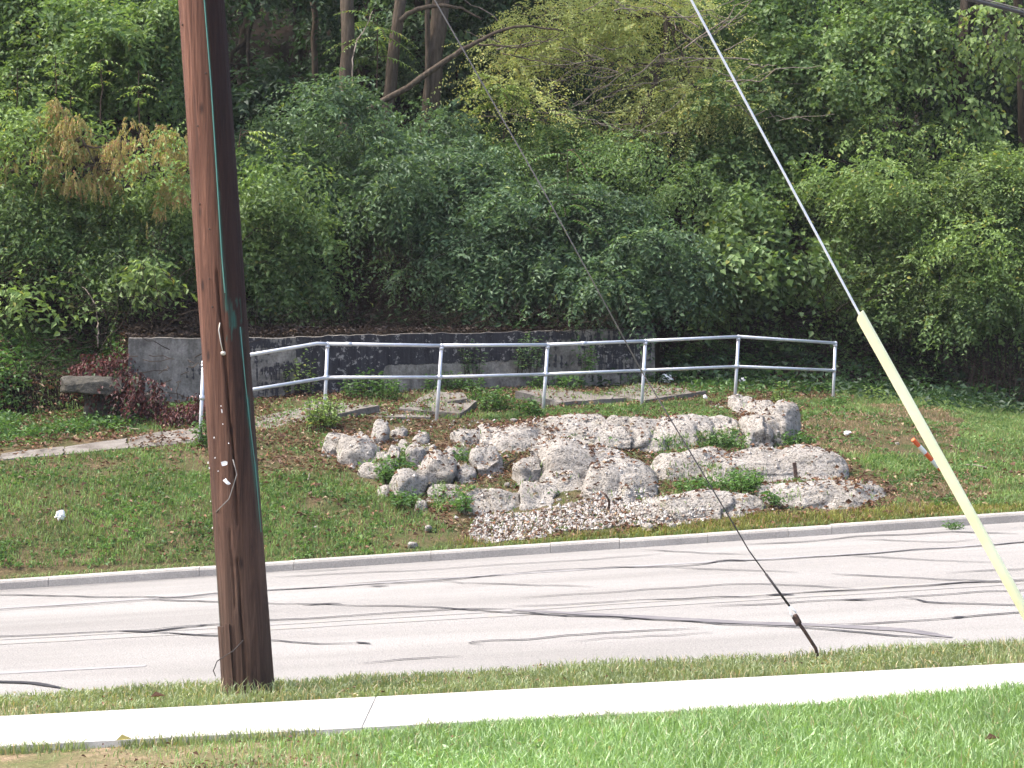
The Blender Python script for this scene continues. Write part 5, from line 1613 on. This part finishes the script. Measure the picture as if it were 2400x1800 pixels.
# ------------------------------------------------------------------ small things on the bank
def stake(name, label, a_, b_, r_, m, cat):
    o = obj(name, *tube(wander(a_, b_, 6, .02), r_, 7), m, smooth=True, origin=a_); tag(o, label, cat)
h = hit(1868, 1128); st0 = np.array(h) + np.array([0, -.35, -.1])
V, fs = box(P(1864, 1105, h[1] - .32), .045, .05, .22, ry=-.12, bev=.006)
o = obj('iron_stub', V, fs, M['rust'], origin=P(1864, 1128, h[1] - .3)); tag(o, 'short dark rusty stub standing against the middle right ledge', 'stub')
h = hit(1426, 1190)
o = obj('bent_rebar', *tube([P(1427, 1192, h[1] - .2), P(1428, 1175, h[1] - .25), P(1420, 1160, h[1] - .3), P(1408, 1152, h[1] - .25)], [.014, .012], 7), M['rust'], smooth=True, origin=P(1427, 1192, h[1] - .2)); tag(o, 'bent rusty iron bar curling out of the central slope', 'iron bar')
def crumple(label, u, v, w_, h_, m='white', name='litter_scrap', cat='litter', lift=.02):
    q = hit(u, v); D, Fc = ico(3)
    V = D * np.array([w_, w_ * .7, h_]) / 2
    V = V * (0.1 + 1.7 * fbm(V / w_ * 3 + u, 3, 1.9))[:, None]
    o = obj(name, V + q + np.array([0, -.02, h_ / 2 + lift]), [Fc], M[m], origin=q); tag(o, label, cat)
crumple('crumpled white litter lying in the grass at lower left', 142, 1222, .13, .10)
crumple('white plastic scrap beyond the railing at the wall end', 1564, 900, .16, .13)
crumple('white plastic scrap in the last rail bay by the sixth post', 1740, 900, .10, .08)
crumple('white litter on the grass right of the greenish block', 1984, 1024, .10, .06)
crumple('small white scrap between slab and greenish block', 1652, 938, .06, .06)
crumple('small dark litter ball near the striped stake', 2152, 1088, .05, .05, 'cable')
# striped stake behind the guard
sa = hit(2215, 1112); sb = P(2140, 1030, sa[1] - .25)
dirv = sb - sa
t = thing('striped_stake', sa, 'orange and white striped stake leaning behind the yellow guard', 'marker stake')
cuts = [0, .22, .42, .62, .82, 1.0]
for i_, (k0, k1) in enumerate(zip(cuts[:-1], cuts[1:])):
    obj('band', *tube([sa + dirv * k0, sa + dirv * k1], [.028, .028], 10), M['orange'] if i_ in (0, 2, 4) else M['white'], t)
def stick(label, u0, v0, u1, v1, r_, m='twig', lift=.03):
    a_ = hit(u0, v0); b_ = hit(u1, v1)
    o = obj('fallen_stick', *tube(wander(a_ + [0, 0, lift], b_ + [0, 0, lift], 7, .05), [r_, r_ * .5], 6), M[m], smooth=True, origin=a_); tag(o, label, 'stick')
stick('pale fallen stick in the grass right of the yellow guard', 2262, 1098, 2328, 1106, .012, 'twig_pale', .05)
stick('brown stick leaning across the leaf-filled hollow', 1186, 1106, 1214, 1072, .012, 'bark_dark', .06)
stick('short brown stick in the left grass near the pole', 200, 1222, 222, 1236, .014)
stick('pale curled twig in the grass right of the pole', 722, 1135, 726, 1118, .008, 'twig_pale', .05)
stick('small pale branch on the path left of the creeper foot', 290, 1006, 330, 1014, .012, 'twig_pale', .04)
# stones lying loose
for u, v, s, lb in (
    (1205, 990, 0.07, 'small white stone in leaves above the upper ledge, middle'),
    (1300, 1006, 0.05, 'tiny stone lying on top of the upper ledge'),
    (1000, 1092, 0.06, 'small stone between the rounded and wedge-shaped left boulders'),
    (892, 1052, 0.06, 'small stone behind the tall narrow left boulder'),
    (860, 1030, 0.06, 'small stone above the largest left boulder'),
    (930, 1160, 0.07, 'small stone at the left foot of the smooth white boulder'),
    (905, 1150, 0.08, 'loose stone under the long pinkish stone'),
    (1190, 1140, 0.06, 'small stone in the leaf-filled hollow'),
    (1620, 1008, 0.05, 'tiny white stone on the right half of the upper ledge'),
    (1555, 1205, 0.05, 'tiny stone at the right end of the gravel'),
    (1690, 962, 0.08, 'loose stone left of the greenish block, right of a pair'),
    (1675, 960, 0.06, 'loose stone left of the greenish block, left of a pair'),
    (2102, 1042, 0.05, 'tiny stone alone in the grass near the yellow guard'),
    (740, 1240, 0.05, 'tiny pale stone in the grass right of the pole'),
    (1002, 1245, 0.08, 'white stone in the grass left of the gravel'),
    (965, 1285, 0.1, 'largest loose stone, lying just above the kerb'),
    (1520, 1244, 0.09, 'flat white stone in yellow grass above the kerb, left of a pair'),
    (1575, 1240, 0.08, 'white stone in yellow grass above the kerb, right of a pair'),
    (1845, 1060, 0.07, 'loose stone at the foot of the greenish block'),
    (985, 1160, 0.06, 'small stone right of the smooth white boulder'),
    (1050, 1132, 0.05, 'tiny stone in leaves left of the lower ledge'),
    (1255, 1165, 0.05, 'tiny stone on top of the lower left ledge'),
    (1310, 1175, 0.06, 'small stone at the foot of the central slope'),
    (770, 1073, 0.05, 'tiny stone below the leftmost boulder'),
):
    q = hit(u, v); V, Fc = rock_mesh(q + [0, 0, s * .3], s * 1.3, s, s, 2, 2.8, .2, seed=u * .31)
    o = obj('loose_stone', V, [Fc], M['rock'], smooth=True, origin=q); tag(o, lb, 'stone', 'loose white stones on the bank')

# ------------------------------------------------------------------ gravel, fallen leaves, grass (stuff)
xg = rng.uniform(-3, 4, 60000); yg = rng.uniform(24.2, 28, 60000)
pg = np.stack([xg, yg, bank_z(xg, yg)], 1); ug, vg = to_uv(pg)
edge_n = (fbm(pg, 3, 1.6) - .5) * 60
kg = in_poly(ug, vg + edge_n, GRAVEL_ZONE)
pg = pg[kg][:11000]
pg, ngv, okg = drop(pg[:, :2]); okg &= pg[:, 2] - bank_z(pg[:, 0], pg[:, 1]) < .10; pg = pg[okg]
n = len(pg)
D, Fc = ico(1)
O_ = np.array([[1, 0, 0], [-1, 0, 0], [0, 1, 0], [0, -1, 0], [0, 0, 1], [0, 0, -1]], float); OF = np.array([[0, 2, 4], [2, 1, 4], [1, 3, 4], [3, 0, 4], [2, 0, 5], [1, 2, 5], [3, 1, 5], [0, 3, 5]])
sc = (rng.random(n) ** 3 * .028 + .008)
V = pg[:, None, :] + O_[None] * (sc[:, None, None] * rng.uniform(.5, 1.2, (n, 6, 1))) + np.array([0, 0, .006])
obj('white_gravel', V.reshape(-1, 3), [(np.arange(n)[:, None, None] * 6 + OF[None]).reshape(-1, 3)], M['gravel'], kind='stuff')['label'] = 'white stone chips spilled along the foot of the ledges'
# stone chips through the leaves
xg = rng.uniform(-2.8, 4, 9000); yg = rng.uniform(25, 31.5, 9000)
pg = np.stack([xg, yg, bank_z(xg, yg)], 1); ug, vg = to_uv(pg)
pg = pg[in_poly(ug, vg, ROCK_ZONE)][:1300]
pg, ngv, okg = drop(pg[:, :2]); pg = pg[okg]; n = len(pg)
sc = (rng.random(n) ** 3 * .03 + .010)
V = pg[:, None, :] + O_[None] * (sc[:, None, None] * rng.uniform(.5, 1.2, (n, 6, 1))) + np.array([0, 0, .008])
obj('stone_chips', V.reshape(-1, 3), [(np.arange(n)[:, None, None] * 6 + OF[None]).reshape(-1, 3)], M['gravel'], kind='stuff')['label'] = 'small stone chips scattered among the rocks'

def litter(name, label, pos, nr, leaf=(.03, .075), lm='litter', lift=.012):
    n = len(pos)
    a = rng.random(n) * 6.28
    d = np.stack([np.cos(a), np.sin(a), rng.normal(size=n) * .25], 1)
    nn = nr + rng.normal(size=(n, 3)) * .35
    ln = rng.uniform(*leaf, n)
    V, fs = leaves_mesh(pos + np.array([0, 0, lift]) + nr * rng.uniform(0, .02, n)[:, None], d, nn, ln, ln * rng.uniform(.35, .8, n), fold=.35)
    obj(name, V, fs, L[lm], kind='stuff')['label'] = label
# dense litter on the rocks and the path
xl = rng.uniform(-5.5, 5.5, 90000); yl_ = rng.uniform(24.3, 36, 90000)
pl = np.stack([xl, yl_, bank_z(xl, yl_)], 1); u_, v_ = to_uv(pl)
nz_ = fbm(pl, 4, 1.3)
zone = (in_poly(u_, v_, ROCK_ZONE) & (nz_ > .40)) | ((v_ < np.interp(u_, UU2, V2) + 25) & (v_ > np.interp(u_, UU2, Y3) * 0 + 880) & (u_ > 300) & (u_ < 2000) & (nz_ > .42)) \
    | ((u_ > 560) & (u_ < 800) & (v_ > 990) & (v_ < 1130) & (nz_ > .42)) | ((u_ < 480) & (v_ < np.interp(u_, [0, 463], [1060, 1012])) & (v_ > 960) & (nz_ > .45))
pl = pl[zone][:22000]
q, nn_, ok = drop(pl[:, :2]); q, nn_ = q[ok], nn_[ok]
flat = (nn_[:, 2] > .45) | (rng.random(len(q)) < .12)
qu, qv = to_uv(q)
qz = q[:, 2] - bank_z_rough(q[:, 0], q[:, 1])
flat &= ~((qz > .05) & in_poly(qu, qv, ROCK_ZONE) & ((nn_[:, 2] < .8) | (fbm(q, 3, 2.2) < .52)) & (rng.random(len(q)) < .85))
flat &= ~((qz > .02) & ~in_poly(qu, qv, ROCK_ZONE) & (rng.random(len(q)) < .72))
litter('leaf_litter', 'red-brown fallen leaves drifted over the rocks and footpath', q[flat], nn_[flat])
# sparse litter on the grass bank and on the wall top
xl = rng.uniform(-9, 10, 14000); yl_ = rng.uniform(24.2, 31, 14000)
pl = np.stack([xl, yl_, bank_z(xl, yl_)], 1)
pl = pl[(fbm(pl, 3, .8) > .44)][:4200]
q, nn_, ok = drop(pl[:, :2]); q, nn_ = q[ok], nn_[ok]
litter('scattered_leaves', 'scattered brown leaves lying in the bank grass', q, nn_, (.04, .09), lift=.03)
uw = rng.uniform(WU0, WU1, 2600); yw = np.interp(uw, UU2, Y3) + rng.uniform(.08, .9, 2600)
zw = np.interp(uw, wl_u, zt) + rng.uniform(0, .05, 2600)
L['dark_litter'] = leaf_mat('old_leaf', (0.018, 0.011, 0.008), (0.052, 0.030, 0.02), (0.10, 0.07, 0.045), 0.1, trans=.1)  # litter colour darkened to stand in for shade behind the wall
litter('wall_top_litter', 'brown leaves and needles lying along the top of the wall', np.stack([(uw - 1200) * yw / F, yw, zw], 1), np.tile([0, -.1, 1.0], (2600, 1)), (.025, .06), 'dark_litter')

uw = rng.uniform(-300, 2100, 12000); yw = np.interp(uw, UU2, Y3) + .35 + rng.random(12000) ** 1.5 * 4.5
xw = (uw - 1200) * yw / F
litter('forest_litter', 'old dark leaves covering the forest floor behind the wall', np.stack([xw, yw, bank_z_rough(xw, yw)], 1), np.tile([0, -.2, 1.0], (12000, 1)), (.05, .11), 'dark_litter', lift=.02)
uw = rng.uniform(-500, 300, 4200); yw = np.interp(uw, UU2, Y3) + rng.uniform(-2.4, 2.2, 4200)
xw = (uw - 1200) * yw / F
litter('slope_litter', 'brown leaves over the weedy slope behind the left path', np.stack([xw, yw, bank_z_rough(xw, yw)], 1), np.tile([0, -.2, 1.0], (4200, 1)), (.05, .10), 'litter', lift=.03)
uw = rng.uniform(-500, 310, 3600); yw = np.interp(uw, UU2, Y3) + rng.uniform(-1.8, 2.6, 3600); xw = (uw - 1200) * yw / F
pw = np.stack([xw, yw, bank_z_rough(xw, yw)], 1); pw = pw[fbm(pw, 3, 1.1) > .45]
ground_leaves(pw, 6, .16, .22, (.06, .10), .5, L['weed'], 'slope_weeds', 'leafy weeds on the slope behind the left path')
# grass on the bank
xb_ = rng.uniform(-8.5, 9.5, 480000); yb_ = rng.uniform(24.2, 37.0, 480000)
pb_ = np.stack([xb_, yb_, bank_z(xb_, yb_)], 1); u_, v_ = to_uv(pb_)
nz_ = fbm(pb_, 4, .9)
rockz = in_poly(u_, v_, ROCK_ZONE)
spot = np.zeros(len(u_), bool)
for s in GRASS_SPOTS: spot |= ell(u_, v_, *s)
shelf = v_ < np.interp(u_, UU2, V2)
deep = (yb_ > np.interp(u_, UU2, Y3) - .2 + 2.2 * (u_ < 285))
rt = u_ > 1960
pathz = (u_ < 600) & shelf & (v_ > np.interp(u_, [-700, 0, 300, 463, 600], [1112, 1050, 1022, 1003, 985]))
dirt = (u_ > 540) & (u_ < 780) & (v_ > 985) & (v_ < 1110)
gravel = in_poly(u_, v_, GRAVEL_ZONE)
dens_ = np.where(rockz, .03, 1.0); dens_ = np.where(gravel, .03, dens_)
dens_ = np.where(spot, .9, dens_)
dens_ = np.where(shelf & (u_ > 560) & (u_ < 1960), .10, dens_)
dens_ = np.where(dirt, .12, dens_)
dens_ = np.where(shelf & (u_ < 560) & ~pathz, .45, dens_)
dens_ = np.where(pathz | deep, 0.0, dens_)
dens_ *= np.clip((nz_ - .31 + .05 * (u_ < 700)) * 6.5, .12, 1)
dens_ *= np.where(ell(u_, v_, 2060, 1010, 170, 55) | ell(u_, v_, 1960, 950, 90, 25), .45, 1)
kp = rng.random(len(u_)) < dens_
pb_, u_, v_ = pb_[kp], u_[kp], v_[kp]
q, nn_, ok = drop(pb_[:, :2], BVH)
zb_ = bank_z(pb_[:, 0], pb_[:, 1])
ok &= (q[:, 2] - zb_ < .16)
q, u_, v_ = q[ok], u_[ok], v_[ok]
strip = (u_ > 1000) & (v_ > np.interp(u_, [1000, 1300, 1800, 2100, 2400], [1268, 1245, 1212, 1190, 1190]))
dryp = (ell(u_, v_, 2060, 1010, 190, 60) | ell(u_, v_, 2200, 1150, 130, 40) | ell(u_, v_, 2140, 985, 120, 30)) & (fbm(q, 3, 1.2) > .33)
nq = len(q)
hgt = rng.uniform(.035, .10, nq) * np.where(strip, 1.2, 1.0)
wdt = rng.uniform(.006, .013, nq)
lean = rng.uniform(.3, 1.0, nq)
sel = ~strip & ~dryp
blades(q[sel], hgt[sel], wdt[sel], lean[sel], L['bank_grass'], 'bank_grass', 'short patchy grass on the bank')
blades(q[strip], hgt[strip], wdt[strip], lean[strip], L['yellow_grass'], 'kerb_grass', 'yellowish grass along the top of the far kerb')
sel = dryp & ~strip
blades(q[sel], hgt[sel] * .7, wdt[sel], lean[sel] + .4, L['dry_grass'], 'dry_grass', 'dry tan thatch on the right of the bank')
# broad-leaved weeds in the bank turf
kc = (rng.random(nq) < .16) & ~strip & (fbm(q, 3, 1.4) > .46)
ground_leaves(q[kc][:9000], 5, .07, .05, (.035, .07), .6, L['weed'], 'bank_clover', 'small broad-leaved weeds mixed into the bank turf')
# grass overhanging the kerb
xk = rng.uniform(-9, 10, 5000); yk_ = y_kerb(xk) + rng.uniform(.14, .30, 5000)
zk_ = z_kerb(xk) + .09
blades(np.stack([xk, yk_, zk_], 1), rng.uniform(.03, .10, 5000), rng.uniform(.006, .012, 5000), rng.uniform(.5, 1.3, 5000), L['bank_grass'], 'kerb_edge_grass', 'grass hanging over the back of the far kerb')

# lawn in front
def lawn_pts(n, x0, x1, y0, y1, fn):
    x = rng.uniform(x0, x1, n); y = rng.uniform(y0, y1, n)
    return np.stack([x, y, fn(x, y)], 1)
pL = lawn_pts(110000, -5.0, 5.0, 9.4, Y_W0 + .04, z_lawn)
u_, v_ = to_uv(pL)
nz_ = fbm(pL, 4, 1.1)
bare = np.clip((700 - u_) / 500, 0, 1) * np.clip((v_ - 1735) / 45, 0, 1) + .55 * np.exp(-((u_ - 640) / 190) ** 2 - ((v_ - 1765) / 28) ** 2)
right = np.clip((u_ - 300) / 900, 0, 1)
d_ = np.clip(.45 + .55 * right + (nz_ - .5) * .8, .1, 1) * np.clip(1.05 - bare * 1.15, .05, 1)
kp = rng.random(len(u_)) < d_
pL, u_, nz_, bare = pL[kp], u_[kp], nz_[kp], bare[kp]
n = len(pL); right = np.clip((u_ - 300) / 900, 0, 1)
hgt = (.035 + .065 * right) * rng.uniform(.5, 1.4, n) * (.6 + .8 * nz_)
yellowish = rng.random(n) < np.clip(.75 - right * .95, .04, 1)
hgt *= np.clip(.55 + (Y_W0 - pL[:, 1]) * 1.3, .55, 1)
blades(pL[~yellowish], hgt[~yellowish], rng.uniform(.004, .0085, n)[~yellowish], rng.uniform(.25, .9, n)[~yellowish], L['lawn'], 'lawn_grass', 'bright green lawn blades in the foreground')
blades(pL[yellowish], hgt[yellowish], rng.uniform(.004, .0085, n)[yellowish], rng.uniform(.35, 1.1, n)[yellowish], L['verge'], 'thin_lawn_grass', 'thin yellowish grass around the bare patch, lower left')
# tall tufts at the sidewalk edge
pe = lawn_pts(5200, -4.6, 4.6, Y_W0 - .10, Y_W0 + .02, z_lawn); pe = pe[fbm(pe, 3, 2.2) > .46]
n = len(pe)
blades(pe, rng.uniform(.03, .10, n), rng.uniform(.004, .008, n), rng.uniform(.3, 1.1, n), L['verge'], 'edge_grass', 'ragged grass along the near edge of the sidewalk')
# broad clover in the front lawn
pc = lawn_pts(2600, -.6, 3.4, 10.0, 11.3, z_lawn); pc = pc[fbm(pc, 3, 1.5) > .52]
ground_leaves(pc, 4, .05, .07, (.025, .05), .6, L['lawn'], 'lawn_clover', 'broad-leaved weeds in the front lawn')
# verge
pV = lawn_pts(56000, -5.4, 5.6, Y_W1 + .01, Y_NEAR - .02, z_verge)
nz_ = fbm(pV, 4, 1.2)
pV = pV[rng.random(len(pV)) < np.clip(.72 + (nz_ - .5) * 1.5, .2, 1)]
d = np.abs(pV[:, :2] - pb[:2]); pV = pV[np.hypot(pV[:, 0] - pb[0], pV[:, 1] - pb[1]) > .17]
n = len(pV)
hg = rng.uniform(.03, .085, n) * (.45 + 1.2 * fbm(pV, 3, 2.0)) * np.where(np.hypot(pV[:, 0] - pb[0], pV[:, 1] - pb[1]) < .35, 1.4, 1.0)
blades(pV, hg, rng.uniform(.005, .009, n), rng.uniform(.35, 1.1, n), L['verge'], 'verge_grass', 'short yellow-green grass on the strip beside the road')
pc = lawn_pts(3000, -5, 5, Y_W1 + .05, Y_NEAR - .3, z_verge); pc = pc[fbm(pc, 3, 1.3) > .53]
ground_leaves(pc, 4, .04, .04, (.02, .042), .6, L['verge'], 'verge_clover', 'low broad leaves in the verge grass')
# leaves fallen on the lawn and verge
pf = np.concatenate([lawn_pts(80, -4.4, 0.2, 10.3, 12.0, z_lawn), lawn_pts(60, -4.4, 4.4, 10.3, 12.0, z_lawn), lawn_pts(130, -4.4, 4.4, Y_W1 + .05, 15.0, z_verge)])
litter('lawn_leaves', 'brown leaves fallen on the lawn and verge', pf, np.tile([0, 0, 1.0], (len(pf), 1)), (.02, .042), lift=.03)
# bits on the bare patch
pf = lawn_pts(2600, -4.4, -1.0, 10.3, 11.3, z_lawn); pf = pf[fbm(pf, 3, 1.6) > .47]
litter('lawn_debris', 'pale dry bits on the bare earth at lower left', pf, np.tile([0, 0, 1.0], (len(pf), 1)), (.012, .03), lift=.008)
def single_leaf(label, p, ln, c='litter'):
    V, fs = leaves_mesh(np.array([p]), np.array([[.9, .2, .15]]), np.array([[0, -.5, 1.0]]), np.array([ln]), np.array([ln * .5]), fold=.4)
    o = obj('fallen_leaf', V, fs, L[c], origin=p); tag(o, label, 'leaf')
def on(fn, u, v, y0, y1, dz): 
    q = hit(u, v, fn, y0, y1); q[2] += dz; return q
single_leaf('large reddish fallen leaf on the verge left of the pole', on(z_verge, 352, 1652, 13.37, 15, .05), .10)
single_leaf('yellow fallen leaf at the near edge of the sidewalk, left', on(z_lawn, 272, 1756, 9.5, 12.1, .05), .09, 'seed')
single_leaf('brown fallen leaf in the front lawn, lower right', on(z_lawn, 2308, 1768, 9.5, 12.1, .07), .08)

# ------------------------------------------------------------------ thin haze box added to lift the blacks under the trees
def m_haze():
    m = bpy.data.materials.new('thin_haze'); m.use_nodes = True
    t = m.node_tree; t.nodes.clear()
    o_ = t.nodes.new('ShaderNodeOutputMaterial'); p_ = t.nodes.new('ShaderNodeVolumePrincipled')
    p_.inputs['Color'].default_value = (.92, .95, 1, 1); p_.inputs['Density'].default_value = .00028
    t.links.new(p_.outputs[0], o_.inputs['Volume'])
    return m
V, fs = box((0, 65, 23.5), 340, 400, 59)
obj('haze', V, fs, m_haze(), kind='stuff')['label'] = 'thin damp haze in front of the wooded hillside'
